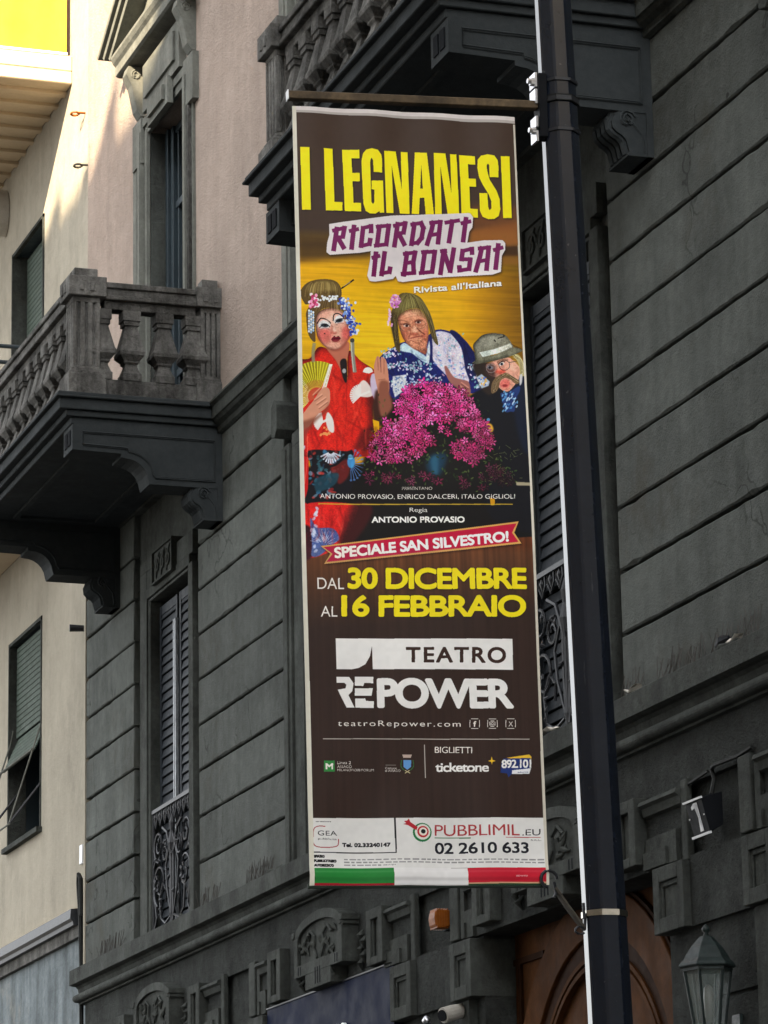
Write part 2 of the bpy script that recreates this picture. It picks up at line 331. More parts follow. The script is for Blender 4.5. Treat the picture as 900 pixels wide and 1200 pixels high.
# pink storeys
mb=MB(); UW=[c+.02 for c in WC]; ed=[XL]+[e for c in UW for e in (c-.62,c+.62)]+[XR]
for a,b in zip(ed[::2],ed[1::2]): mb.box(a,b,8.0,8.45,9.80,19.)
for c in UW: mb.box(c-.62,c+.62,8.0,8.45,13.04,19.)
mb.build('pink_upper_wall',M_pink,G)
tc=MB().prism([(8.5,19.),(7.5,19.0),(7.4,19.15),(7.4,19.35),(8.5,19.5)],'x',XL,XR); tc.build('eaves_cornice',M_surr,G)
rf=MB().prism([(7.35,19.36),(8.5,19.37),(14,21.5),(14,21.65)],'x',XL-.2,XR); rf.build('roof',M_roof,G)
bk=MB().box(XL,XR,8.62,14,0,19.); bk.build('building_core',M_black,G)
def upper_window(c):
    a=MB(); z0=9.82; rv=MB()
    # left jamb mouldings, three steps each; right jamb the same
    for s in (-1,1):
        for q0,q1,y in ((.62,.655,7.965),(.675,.725,7.985),(.735,.80,7.925),(.815,.90,7.975),(.93,1.06,7.955) if s<0 else (.90,.902,7.98)):
            a.box(*sorted((c+s*q0,c+s*q1)),y,8.01,z0,13.02)
        rv.box(*sorted((c+s*.600,c+s*.62)),8.005,8.30,z0,12.975)
    a.box(c-.70,c+.70,7.975,8.01,12.98,13.06); a.box(c-.80,c+.80,7.955,8.01,13.06,13.14)
    a.box(c-.665,c-.66,7.96,8.01,z0,12.98)
    # crossettes at the ears
    for s in (-1,1): a.box(*sorted((c+s*.72,c+s*1.02)),7.94,8.01,12.72,13.16)
    # frieze with dropped centre panel
    a.box(c-.62,c+.62,7.93,8.01,13.16,13.62); a.box(c-.50,c+.50,7.905,7.93,13.26,13.54)
    a.box(c-.34,c+.34,7.90,7.955,12.92,13.18); a.box(c-.25,c+.25,7.87,7.90,12.98,13.12)
    W=a.build('upper_window_surround',M_surr,G,bevel=.004)
    MB().box(c+.801,c+.86,7.945,8.0,z0,12.72).build('outer_fillet',M_stone,W)
    build_each(rv,'window_reveal',M_grey,W)
    k=MB()
    for s in (-1,1):      # scroll consoles carrying the pediment
        x=c+s*.86
        k.prism([(8.0,13.20),(8.0,13.68),(7.84,13.68),(7.82,13.60),(7.87,13.50),(7.90,13.36),(7.92,13.26),(7.96,13.20)],'x',x-.075,x+.075)
        k.tube([(x+.078,7.91+.05*math.cos(t)*(1-t/16),13.60+.05*math.sin(t)*(1-t/16)) for t in [i*.6 for i in range(18)]],.010,5)
        k.tube([(x-.078,7.91+.05*math.cos(t)*(1-t/16),13.60+.05*math.sin(t)*(1-t/16)) for t in [i*.6 for i in range(18)]],.010,5)
    build_each(k,'scroll_console',M_surr,W)
    # pediment: horizontal cornice, raking cornices, sunk tympanum
    p=MB(); hw=1.17
    p.prism([(8.0,13.70),(7.84,13.70),(7.815,13.715),(7.815,13.80),(7.79,13.83),(7.77,13.87),(7.77,13.90),(8.0,13.90)],'x',c-hw,c+hw)
    ap=14.52
    for s in (-1,1):
        for off,y,t in ((0,7.77,.075),(.095,7.735,.075),(.19,7.70,.05)):
            q=[(c+s*(hw+.04+off*.9),13.88+off*.35),(c,ap+off),(c,ap+off+t*1.1),(c+s*(hw+.09+off*.9),13.88+off*.35+t*.55)]
            p.prism(q,'y',y,8.0)
    p.prism([(c-hw,13.9),(c+hw,13.9),(c,ap)],'y',7.94,8.0)
    p.build('pediment',M_surr,W,bevel=.003)
    # dark glazed door behind
    g=MB(); g.box(c-.62,c+.62,8.26,8.28,z0,13.0); g.build('window_pane',M_glass,W)
    f=MB()
    for x0,x1,y in ((-.60,-.53,8.14),(-.50,-.43,8.165),(-.40,-.37,8.20),(-.05,.06,8.155),(.44,.50,8.165),(.53,.60,8.14)): f.box(c+x0,c+x1,y,8.26,z0,13.0)
    for z in (z0,10.6,12.2,12.93): f.box(c-.53,c+.53,8.19,8.26,z,z+.07)
    f.build('window_frame',M_frame,W,bevel=.004)
    return W
for c in UW: upper_window(c)
# ------------------------------------------------------------------ balconies
def sq(prof,cx,cy): # four-sided turned profile; half widths and heights
    return MB().lathe([(r*math.sqrt(2),z) for r,z in prof],4,(cx,cy),.5)
def balcony(c):
    hw=1.86; xe=c+hw; yf=6.60
    s=MB()
    s.box(c-hw,c+hw,yf,7.9,9.612,9.705); s.box(c-hw-.02,c+hw+.02,yf-.02,7.9,9.725,9.755); s.box(c-hw-.035,c+hw+.035,yf-.035,7.88,9.705,9.725)
    s.box(c-hw+.03,c+hw-.03,yf+.06,7.97,9.56,9.612); s.box(c-hw+.06,c+hw-.06,yf+.11,7.97,9.50,9.56)
    B=s.build('balcony',M_deep,G,bevel=.006)
    u=MB()                                                 # coffered underside
    x0,x1,y0,y1=c-hw+.50,c+hw-.50,yf+.35,7.75
    for e in ((x0,x1,y0,y0+.05),(x0,x1,y1-.05,y1),(x0,x0+.05,y0+.05,y1-.05),(x1-.05,x1,y0+.05,y1-.05)): u.box(e[0],e[1],e[2],e[3],9.475,9.50)
    u.build('soffit_moulding',M_deep,B)
    # brackets
    side=[(8.0,9.497),(6.74,9.497),(6.715,9.49),(6.715,9.275),(7.13,9.265),(7.13,9.235),(7.17,9.228)]+[(7.17+.19*math.sin(t),9.04+.188*math.cos(t)) for t in [math.radians(a) for a in (10,25,40,55,70,85)]]+[(7.37,9.022),(7.80,9.02),(8.0,9.02)]
    inner=[(7.93,9.43),(6.80,9.43),(6.80,9.325),(7.18,9.315),(7.19,9.285),(7.24,9.275)]+[(7.21+.19*math.sin(t),9.085+.188*math.cos(t)) for t in [math.radians(a) for a in (25,40,55,70,85)]]+[(7.42,9.075),(7.93,9.075)]
    cons=[(8.0,9.035),(7.83,9.035),(7.79,9.03),(7.755,9.0),(7.735,8.955),(7.74,8.915),(7.765,8.89),(7.80,8.87),(7.825,8.84),(7.835,8.80),(7.845,8.765),(8.0,8.765)]
    for sg in (1,-1):
        xo=c+sg*(hw-.03); xi=c+sg*(hw-.33); a_,b_=sorted((xo,xi))
        k=MB().prism(side,'x',a_,b_)
        # raised border round the sunk side panels
        for xs,sgn in ((b_,1),(a_,-1)):
            P3=[(xs+sgn*.004,y,z) for y,z in inner]; k.tube(P3,.009,4,closed=True)
            P3=[(xs+sgn*.004,7.93-(7.93-y)*.985-.012,z+(.012 if z<9.3 else -.012)) for y,z in inner]; k.tube(P3,.005,4,closed=True)
        K=k.build('balcony_bracket',M_deep,B)
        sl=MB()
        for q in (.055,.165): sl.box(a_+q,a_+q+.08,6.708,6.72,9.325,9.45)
        sl.build('bracket_slot_shade',M_black,B)  # black plates stand in for the shade inside the slots
        v=MB().prism(cons,'x',a_+.02,b_-.005)
        for q in (.05,.115,.18,.245):
            v.tube([(a_+q+.01,y-.006,z) for y,z in cons[1:11]],.026,6)
        for xs in (b_-.003,a_+.018):
            v.tube([(xs,7.835+.055*(1-t/15.)*math.cos(t+.3),8.975+.055*(1-t/15.)*math.sin(t+.3)) for t in [i*.6 for i in range(20)]],.011,5)
            v.tube([(xs,y,z) for y,z in ((7.80,9.0),(7.87,8.95),(7.925,8.88),(7.935,8.80),(7.935,8.77))],.008,5)
        v.box(a_+.0,b_,7.83,8.0,8.745,8.765)
        v.build('console_scroll',M_deep,B)
        w_=MB().box(a_-.01,b_+.004,7.955,8.0,8.745,9.03); w_.build('bracket_backplate',M_deep,B)
    # balustrade
    z0=9.755
    def post(cx,cy,h=.117,rear=False):
        p=MB(); H=h+.045
        p.box(cx-H,cx+H,cy-H,cy+H,z0,z0+.175); p.box(cx-H+.012,cx+H-.012,cy-H+.012,cy+H-.012,z0+.175,z0+.195); p.box(cx-h-.015,cx+h+.015,cy-h-.015,cy+h+.015,z0+.195,z0+.225)
        p.box(cx-h+.030,cx+h-.030,cy-h+.030,cy+h-.030,z0+.225,10.575)
        n=4; w=(2*h)/(n+ (n-1)*.55); g=w*.55
        for i in range(n):
            q=-h+i*(w+g)
            p.box(cx+q,cx+q+w,cy-h,cy-h+.031,z0+.245,10.555); p.box(cx+q,cx+q+w,cy+h-.031,cy+h,z0+.245,10.555)
            if 0<i<n-1: 
                p.box(cx+h-.031,cx+h,cy+q,cy+q+w,z0+.245,10.555); p.box(cx-h,cx-h+.031,cy+q,cy+q+w,z0+.245,10.555)
            else:
                yq0,yq1=cy+q+(.032 if i==0 else 0),cy+q+w-(0 if i==0 else .032)
                p.box(cx+h-.031,cx+h,yq0,yq1,z0+.245,10.555); p.box(cx-h,cx-h+.031,yq0,yq1,z0+.245,10.555)
        p.box(cx-h,cx+h,cy-h,cy+h,10.555,10.60); p.box(cx-h,cx+h,cy-h,cy+h,z0+.225,z0+.245)
        p.box(cx-H,cx+H,cy-H,cy+H,10.60,10.77)
        for a in (-.055,.035): p.box(cx-H-.012,cx+H+.012,cy+a-.02,cy+a+.02,10.64,10.72) ; p.box(cx+a-.02,cx+a+.02,cy-H-.012,cy+H+.012,10.64,10.72)
        p.box(cx-h+.005,cx+h-.005,cy-h+.005,cy+h-.005,10.77,10.785); p.box(cx-h+.018,cx+h-.018,cy-h+.018,cy+h-.018,10.785,10.855)
        return p.build('balustrade_post',M_stone,B,bevel=.005)
    xs=c+hw-.16; yp=yf+.235
    for sg in (-1,1): post(c+sg*(hw-.16),yp)
    for sg in (-1,1): post(c+sg*(hw-.16),7.915,.085)
    r=MB()
    def rail(x0,x1,y0,y1,along):
        r.box(x0,x1,y0,y1,10.70,10.748)
        d=.02
        if along=='x': r.box(x0,x1,y0+d,y1-d,10.64,10.70); r.box(x0,x1,y0+.002,y1-.002,10.60,10.64); r.box(x0,x1,y0+.045,y1-.045,10.525,10.60)
        else: r.box(x0+d,x1-d,y0,y1,10.64,10.70); r.box(x0+.002,x1-.002,y0,y1,10.60,10.64); r.box(x0+.045,x1-.045,y0,y1,10.525,10.60)
    rail(c-hw+.32,c+hw-.32,yp-.11,yp+.11,'x')
    for sg in (-1,1): rail(c+sg*(hw-.16)-.11,c+sg*(hw-.16)+.11,yp+.165,7.79,'y')
    r.build('handrail',M_stone,B,bevel=.006)
    b=MB()
    b.box(c-hw+.32,c+hw-.32,yp-.09,yp+.09,z0,9.885); b.box(c-hw+.32,c+hw-.32,yp-.075,yp+.075,9.885,9.915)
    for sg in (-1,1): x=c+sg*(hw-.16); b.box(x-.09,x+.09,yp+.165,7.79,z0,9.885); b.box(x-.075,x+.075,yp+.165,7.79,9.885,9.915)
    b.build('bottom_rail',M_stone,B,bevel=.005)
    prof=[(.082,9.915),(.082,9.975),(.072,9.985),(.05,10.045),(.050,10.06),(.066,10.075),(.066,10.09),(.106,10.135),(.110,10.165),(.098,10.19),(.052,10.385),(.052,10.395),(.066,10.40),(.066,10.435),(.076,10.44),(.076,10.525)]
    first=None
    def bal(x,y):
        nonlocal first
        if first is None:
            first=sq(prof,c,8.0).build('baluster',M_stone,B); first.location=(x-c,y-8.0,0); 
        else: share(first,B,Vector((x-c,y-8.0,0)))
    for sg in (-1,1):
        for y in (6.985,7.235,7.52,7.775): bal(c+sg*(hw-.16),y)
    n=11
    for i in range(n): bal(c-hw+.46+(2*hw-.92)*i/(n-1),yp)
    return B
balcony(-29.13); balcony(-20.0)
# ------------------------------------------------------------------ ground floor
mb=MB()
mb.box(XL,XR,8.04,8.6,4.56,5.44)
for p in PM:
    a,b=max(p-.805,XL),min(p+.805,XR); mb.box(a,b,8.03,8.6,0,4.56)
mb.build('ground_floor_wall',M_rough,G)
pl=MB(); pl.box(XL,XR,7.998,8.04,4.97,5.30)
for i,p in enumerate(PM[:-1]):           # plates either side of each sunk frieze panel
    q=PM[i+1]
    pl.box(max(p+.34,XL),q-.44,7.998,8.04,4.56,4.97)
pl.build('frieze_plate',M_rough,G)
for p in PM[:-1]:
    f=MB()
    if p-.44>XL: f.cbox(p-.44,p-.36,7.965,8.0,4.54,4.995,.006)
    f.cbox(p+.34,p+.50,7.965,8.0,4.57,4.99,.006); f.box(p+.53,p+.60,7.975,8.0,4.57,4.93)
    build_each(f,'pilaster_strip',M_grey,G)
    f=MB()                                # moulding bits towards the pendants, and stepped insets
    for a,b in ((p-.98,p-.44),(p+.60,p+.86)):
        if a<XL: continue
        f.prism([(8.0,4.96),(7.94,4.955),(7.93,4.93),(7.955,4.915),(7.965,4.87),(8.0,4.86)],'x',a,b)
        f.box(a,b-.10,7.972,8.0,4.56,4.74); f.box(a,b-.22,7.955,7.972,4.56,4.66)
    build_each(f,'frieze_moulding',M_grey,G,gap=.2)
def framed_block(x0,x1,z0,z1,yf,name,ins=.085,side=None,depth=.10,yb=8.04):
    m_=MB(); i=ins; 
    m_.box(x0,x0+i,yf,yb,z0,z1).box(x1-i,x1,yf,yb,z0,z1).box(x0+i,x1-i,yf,yb,z0,z0+i).box(x0+i,x1-i,yf,yb,z1-i,z1)
    m_.box(x0+i,x1-i,yf+.03,yb,z0+i,z1-i-.001)
    # sunk step inside the frame
    m_.box(x0+i,x0+i+.02,yf+.015,yf+.03,z0+i,z1-i).box(x0+i+.02,x1-i,yf+.015,yf+.03,z1-i-.03,z1-i)
    return m_.build(name,M_grey,G,bevel=.004)
for p in PM[:-1]:
    if p-.805>XL: framed_block(p-.80,p-.37,4.165,4.54,7.93,'pier_block')
    o=framed_block(p+.42,p+.81,4.165,4.54,7.93,'pier_block',yb=8.30)
    m_=MB(); m_.box(max(p-.37,XL),p+.42,7.975,8.03,4.165,4.56); m_.build('pier_band',M_rough,G)
    f=MB(); f.box(max(p-.56,XL),p+.42,8.006,8.03,3.752,4.165); f.box(max(p-.56,XL),p+.42,8.006,8.03,2.9,3.728); f.box(max(p-.56,XL),p+.42,8.006,8.03,.2,2.87); f.build('pier_facing',M_rough,G)
    f=MB(); f.box(p+.45,p+.60,7.98,8.03,.2,4.16); f.box(p+.62,p+.66,7.97,8.03,.2,4.16); f.build('pier_edge_strip',M_grey,G)
for kc in KC:
    hw=.57
    # pendants either side of the keystone
    for a,b in ((kc-1.42,kc-1.09),(kc+.97,kc+1.31)):
        m_=MB(); z0,z1=4.60,4.99; ins=.09
        m_.box(a,a+ins,7.92,8.03,z0,z1).box(b-ins,b,7.92,8.03,z0,z1).box(a+ins,b-ins,7.92,8.03,z0,z0+.055).box(a+ins,b-ins,7.92,8.03,z1-.07,z1).box(a+ins,b-ins,7.955,8.03,z0+.055,z1-.07)
        m_.box(a+ins,a+ins+.02,7.935,7.955,z0+.055,z1-.07)
        m_.build('frieze_pendant',M_grey,G,bevel=.004)
    # keystone with arched head
    arc=[(kc+hw*math.cos(t)*1.0,4.975+.155*math.sin(t)) for t in [math.radians(a) for a in range(0,181,15)]]
    out=[(kc-hw,4.69),(kc-.30,4.69),(kc-.30,4.575),(kc+.30,4.575),(kc+.30,4.69),(kc+hw,4.69)]+arc
    k=MB().prism(out,'y',7.895,8.02)
    # frame left proud round the sunk relief field
    ai=[(kc+(hw-.085)*math.cos(t),4.955+.105*math.sin(t)) for t in [math.radians(a) for a in range(0,181,15)]]
    ai2=[(kc+hw*math.cos(t),4.975+.155*math.sin(t)) for t in [math.radians(a) for a in range(0,181,15)]]
    v=[];f=[]
    n=len(ai)
    for y in (7.87,7.896):
        v+=[(x,y,z) for x,z in ai]+[(x,y,z) for x,z in ai2]
    for i in range(n-1):
        f+=[(i,i+1,n+i+1,n+i),(2*n+i,3*n+i,3*n+i+1,2*n+i+1),(i,2*n+i,2*n+i+1,i+1),(n+i,n+i+1,3*n+i+1,3*n+i)]
    k.add(v,f)
    k.box(kc-hw,kc-hw+.085,7.87,7.896,4.69,4.96); k.box(kc+hw-.085,kc+hw,7.87,7.896,4.69,4.96)
    k.box(kc-hw+.085,kc+hw-.085,7.87,7.896,4.69,4.775); k.box(kc-.30,kc+.30,7.87,7.896,4.575,4.69)
    # hood returns at both shoulders
    for s in (-1,1):
        x0,x1=sorted((kc+s*(hw-.03),kc+s*(hw+.035))); k.box(x0,x1,7.86,8.0,4.985,5.03); k.box(*sorted((kc+s*(hw-.03),kc+s*(hw+.02))),7.875,8.0,4.955,4.985)
    K=k.build('keystone',M_grey,G,bevel=.003)
    r=MB(); rr=random.Random(int(abs(kc)*10))
    for s in (-1,1):
        for j in range(7):
            x=kc+s*rr.uniform(.06,.40); z=rr.uniform(4.80,4.93)+.04*(1-abs(x-kc)*2); a=rr.uniform(0,6.28)
            r.tube([(x,7.892,z),(x+.045*math.cos(a),7.878,z+.045*math.sin(a)),(x+.085*math.cos(a+.8),7.892,z+.085*math.sin(a+.8))],[.006,.022,.005],6,flat=.8)
        r.tube([(kc+s*x,7.882,z) for x,z in ((.05,4.79),(.12,4.86),(.10,4.95),(.20,5.0),(.30,4.94))],.011,5)
        for j in range(6): r.lathe([(.004,0),(.02,.012),(.004,.024)],6,(0,0)).v[-18:]=[(kc+s*.33+.03*math.cos(j)+x,7.885+y,4.86+.035*math.sin(j*2)+z) for x,y,z in r.v[-18:]]
    r.build('leaf_relief',M_grey,K)['kind']='stuff'
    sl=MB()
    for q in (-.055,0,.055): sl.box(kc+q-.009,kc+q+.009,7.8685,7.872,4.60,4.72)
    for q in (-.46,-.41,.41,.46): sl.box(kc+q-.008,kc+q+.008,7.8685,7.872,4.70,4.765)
    build_each(sl,'keystone_slot_shade',M_black,K,gap=.015)  # thin black strips painted as the shade of the keystone's slots
    # small hanging leaves beside it
    lv=MB()
    for s in (-1,1):
        for j in range(5): 
            x=kc+s*(.68+.06*(j%2)); z=4.90-.05*j; lv.tube([(x,7.995,z),(x+.02*s,7.965,z-.04),(x,7.99,z-.09)],[.008,.026,.006],6)
    build_each(lv,'hanging_leaf_carving',M_grey,K)
# shallow barrel behind the shop and the wooden portal
def ring(cx,cz,r0,r1,y0,y1,a0=0,a1=180,n=28):
    m_=MB(); v=[]; 
    for i in range(n+1):
        t=math.radians(a0+(a1-a0)*i/n); c_,s_=math.cos(t),math.sin(t)
        v+=[(cx+r0*c_,y0,cz+r0*s_),(cx+r1*c_,y0,cz+r1*s_),(cx+r1*c_,y1,cz+r1*s_),(cx+r0*c_,y1,cz+r0*s_)]
    f=[]
    for i in range(n):
        for k in range(4): f.append((4*i+k,4*i+(k+1)%4,4*(i+1)+(k+1)%4,4*(i+1)+k))
    f+=[(0,1,2,3),(4*n+3,4*n+2,4*n+1,4*n)]
    return m_.add(v,f)
dx,dz=-19.97,3.17
d=MB().box(-21.47,-18.44,8.245,8.30,.13,4.60); D=d.build('entrance_door',M_wood,G)
for s in (-1,1):       # spandrel panels
    a=MB(); x0,x1=sorted((dx+s*1.48,dx+s*.95)); 
    a.box(x0,x1,8.225,8.245,4.36,4.40); a.box(*sorted((dx+s*1.40,dx+s*1.36)),8.225,8.245,3.9,4.36); a.build('spandrel_moulding',M_wooddk,D)
q=ring(dx,dz,1.21,1.475,8.19,8.245); q.box(dx-1.475,dx-1.21,8.19,8.245,.13,dz); q.box(dx+1.21,dx+1.475,8.19,8.245,.13,dz); q.build('door_arch_frame',M_wood,D,bevel=.006)
q=ring(dx,dz,1.475,1.50,8.21,8.245); q.build('arch_outer_bead',M_wooddk,D)
q=ring(dx,dz,1.10,1.21,8.215,8.245); q.build('arch_dark_moulding',M_wooddk,D)  # band of darker wood inside the arch frame
q=ring(dx,dz,1.02,1.05,8.20,8.24); q.build('door_bead',M_wood,D)
q=ring(dx,dz,1.07,1.10,8.20,8.245); q.build('door_bead',M_wood,D)
q=MB().box(dx-.07,dx+.07,8.18,8.245,.13,dz+1.08).box(dx-.16,dx-.10,8.20,8.245,.13,dz+1.04).box(dx+.10,dx+.16,8.20,8.245,.13,dz+1.04); q.build('door_centre_stile',M_wood,D,bevel=.004)
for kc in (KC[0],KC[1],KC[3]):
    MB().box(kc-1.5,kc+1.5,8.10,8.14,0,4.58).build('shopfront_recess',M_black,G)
# ------------------------------------------------------------------ left-hand neighbour
NB=thing('apartment_building','cream plastered house at the far left with green roller blind and projecting white balcony','building',(-37,8,0))
W1=(-35.30,-33.83,7.22,9.36); W2=(-35.30,-33.86,11.2,13.62)
mb=MB(); NL=-60.; y0=8.02
mb.box(NL,W1[0],y0,8.5,6.18,19.); mb.box(W1[1],XL,y0,8.5,6.18,19.)
mb.box(W1[0],W1[1],y0,8.5,6.18,W1[2]); mb.box(W1[0],W1[1],y0,8.5,W1[3],W2[2]); mb.box(W1[0],W1[1],y0,8.5,W2[3],19.)
mb.build('upper_wall',M_cream,NB)
MB().box(NL,XL,8.05,8.5,0,6.18).build('ground_floor_wall',M_bluegr,NB)
MB().box(NL,XL,8.8,14,0,19).build('building_core',M_black,NB)
P=[(8.05,6.20),(7.93,6.19),(7.925,6.10),(7.95,6.075),(7.955,6.04),(8.05,6.04)]
MB().prism(P,'x',NL,XL-.30).build('dark_ledge',M_black if False else M_iron,NB)
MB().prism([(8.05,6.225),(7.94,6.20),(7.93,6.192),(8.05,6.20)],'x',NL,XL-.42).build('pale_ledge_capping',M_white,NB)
MB().box(NL,XL-.22,8.0,8.06,5.93,6.038).build('frieze_band',M_stone,NB)
MB().box(XL-.06,XL-.003,7.99,8.04,5.6,9.6).build('corner_joint_render',M_cream,NB)
for (a,b,c_,d_),blindz in ((W1,8.33),(W2,11.25)):
    fr=MB(); t=.035
    fr.box(a-.0,a+t,y0+.0-.01,8.20,c_,d_); fr.box(b-t,b,y0-.01,8.05,c_,d_); fr.box(a,b,y0-.01,8.05,d_-t,d_); fr.box(a-.04,b+.04,y0-.06,8.12,c_-.05,c_)
    F=fr.build('window',M_grey,NB)
    MB().box(a,b,8.34,8.36,c_,d_).build('dark_pane',M_black,F); MB().box(a+.001,a+.02,8.03,8.34,c_,d_).box(b-.02,b-.001,8.06,8.34,c_,d_).box(a,b,8.06,8.34,d_-.02,d_).build('dark_reveal',M_frame,F)['kind']='stuff'
    # blind: individual slats, straight in the reveal and then pushed out along its guides
    base=MB().cbox(a+.05,b-.04,-.012,.0,0,.052,.004).build('blind_slat',M_green,F); bz=d_-.10; first=True
    org=ORG[base.name]
    def putslat(y,z,rot,first):
        o=base if first else base.copy()
        if not first: COL.objects.link(o); o.parent=F
        o.rotation_euler=(rot,0,0)
        return o
    # mesh is stored about the thing's base: re-centre on its own edge
    for v_ in base.data.vertices: v_.co.y+=8.0
    for v_ in base.data.vertices: v_.co.x+=0
    z=d_-.10; y=8.10 if c_<8 else 8.18
    while z>blindz:
        o=putslat(y,z,0,first); first=False; o.location=Vector((0,y-8.0,z))
        z-=.056
    if c_<8:
        ang=math.atan2(.13,.28)
        for k in range(7):
            o=putslat(y,z,-ang*0+(-.42),False); o.location=Vector((0,y-8.0,z)); y-=.056*math.sin(.42); z-=.056*math.cos(.42)
        g=MB()
        for x in (a+.03,b-.03):
            g.tube([(x,8.06,8.45),(x,8.03,8.30),(x,7.70,7.24)],.009,6)
        g.tube([(a,7.70,7.24),(b,7.70,7.24)],.010,6); g.tube([(a,y-.01,z+.05),(b-.02,y-.01,z+.05)],.014,6)
        g.build('blind_guide_arm',M_surr,F)
        g=MB()
        for x in (a+.03,b-.03): g.tube([(x,8.12,7.80),(x,7.70,7.24)],.013,6)
        build_each(g,'blind_strut',M_iron,F)
# balcony above (white slab, ribbed underside, yellow cloth screen)
b=MB(); XE=-32.67
b.box(-48,XE,6.25,y0,14.735,14.905); b.box(-48,XE+.0,6.3,y0,14.60,14.733)
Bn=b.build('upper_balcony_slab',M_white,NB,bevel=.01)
b=MB()
x=XE-.22
while x>-40: b.box(x-.10,x,6.7,y0,14.565,14.60); x-=.36
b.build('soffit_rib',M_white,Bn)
cl=MB(); n=40; H=14.93
def fold(t): return .008*math.sin(t*13)+.004*math.sin(t*31+1)
v=[]; f=[]
for i in range(n+1):
    t=i/n; yy=6.36+(7.97-6.36)*t
    for z in (H,15.5,16.2,17.1): v.append((XE-.05+fold(t)*(.6+(z-H)*.2),yy,z))
for i in range(n):
    for k in range(3): f.append((i*4+k,(i+1)*4+k,(i+1)*4+k+1,i*4+k+1))
cl.add(v,f); v=[]; f=[]
for i in range(121):
    t=i/120; xx=XE-.05-8*t
    for z in (H,17.1): v.append((xx,6.36+fold(t*8),z))
for i in range(120): f.append((i*2,i*2+1,i*2+3,i*2+2))
cl.add(v,f); cl.build('yellow_balcony_screen',M_awn,Bn)
rl=MB(); rl.box(-41,XE+.005,6.30,7.97,14.905,14.93); rl.build('balcony_coping',M_white2,Bn)
# balcony of the floor below
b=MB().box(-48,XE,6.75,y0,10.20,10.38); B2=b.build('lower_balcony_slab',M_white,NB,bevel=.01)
rl=MB()
for z in (11.785,11.62,11.2,10.8): rl.tube([(XE+.0,6.8,z),(XE,8.0,z)],.022,8); rl.tube([(XE,6.8,z),(-45,6.8,z)],.022,8)
for y in (6.8,): rl.tube([(XE,y,10.38),(XE,y,11.8)],.025,8)
rl.build('balcony_railing',M_frame,B2)
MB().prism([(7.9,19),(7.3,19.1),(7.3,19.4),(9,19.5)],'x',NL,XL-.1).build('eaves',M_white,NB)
# ------------------------------------------------------------------ street front across the road (throws the shade)
OP=thing('apartment_building','tall ochre street front with tiled roof across the road, behind the viewer','building',(-20,-9,0))
HO=13.2+17*.80
mb=MB()
fl=4.0; ox0,ox1=-26,62; 
ws=[ox0+3+3.6*i for i in range(23)]
zs=[1.0+fl*k for k in range(6)]
mb.box(ox0,ox1,-20,-9.35,0,HO-.8)
prev=0
for k,z in enumerate(zs):
    mb.box(ox0,ox1,-9.35,-9.,prev,z); 
    ed=[ox0]+[e for x in ws for e in (x-.6,x+.6)]+[ox1]
    for a,b2 in zip(ed[::2],ed[1::2]): mb.box(a,b2,-9.35,-9.,z,z+2.2)
    prev=z+2.2
mb.box(ox0,ox1,-9.35,-9.,prev,HO-.8)
mb.build('street_wall',M_opp,OP)
MB().box(ox0+.1,ox1-.1,-9.3,-9.27,.2,HO-1.2).build('window_pane',M_glass,OP)
MB().prism([(-9.0,HO-.8),(-8.85,HO-.55),(-8.85,HO),(-9.6,HO)],'x',ox0,ox1).build('eaves_cornice',M_opp,OP)
rm=MB().prism([(-8.83,HO+.004),(-9.5,HO+.004),(-20,HO+2),(-20,HO-1)],'x',ox0,ox1)
rm.build('roof',M_roof,OP)
for k,(cx_,wd,hh) in enumerate(((-15.6,.22,.55),(-14.35,.18,.5),(-13.2,.12,.9),(-11.0,.16,.7))):  # thin unseen blocks added to break up the roof's shadow edge
    q=MB().box(cx_-wd/2,cx_+wd/2,-9.9,-9.3,HO-.2,HO+hh).box(cx_-wd/2-.05,cx_+wd/2+.05,-9.95,-9.25,HO+hh,HO+hh+.08); q.build('roof_shade_block',M_opp,OP)
at=MB(); at.box(-9.9,55,-12,-9.25,HO-.3,HO+1.35); at.prism([(-9.15,HO+1.36),(-12,HO+1.9),(-14,HO+1.3)],'x',-10.0,55); at.build('attic_shade_block',M_opp,OP)  # unseen raised block added to shade the pink wall further right
rt=MB(); x=-25.9
while x<6: rt.tube([(x,-8.80,HO-.01),(x,-9.9,HO+.14)],.09,6); x+=.30
rt.build('ridge_tiles',M_roof,OP)

RB=thing('apartment_building','plain pale house continuing the street to the right of the palazzo','building',(20,8,0))
MB().box(XR+.01,60,8.0,14,0,20).build('street_wall',M_opp,RB)
# ---------------------------------------------------------------- the print on the banner
# (flat artwork, painted here into a small image; shapes are given on the cloth's own print,
#  measured on the cloth's four corners and rectified to the flat sheet)
PW, PH = 820, 2826
_src = [(342.4,124.2),(603.,137.3),(644.,1036.7),(362.7,1038.)]
_dst = [(0,0),(PW,0),(PW,PH),(0,PH)]
def _homog(src, dst):
    A=[]; b=[]
    for (x,y),(u,v) in zip(src,dst):
        A.append([x,y,1,0,0,0,-u*x,-u*y]); b.append(u)
        A.append([0,0,0,x,y,1,-v*x,-v*y]); b.append(v)
    return np.append(np.linalg.solve(np.array(A,float),np.array(b,float)),1).reshape(3,3)
_H = _homog(_src,_dst)
def tocan(P):
    P=np.asarray(P,float).reshape(-1,2); q=np.c_[P,np.ones(len(P))]@_H.T
    return q[:,:2]/q[:,2:]
def zc(ox,oy,z):
    return lambda P:[(ox+x/z,oy+y/z) for x,y in P]
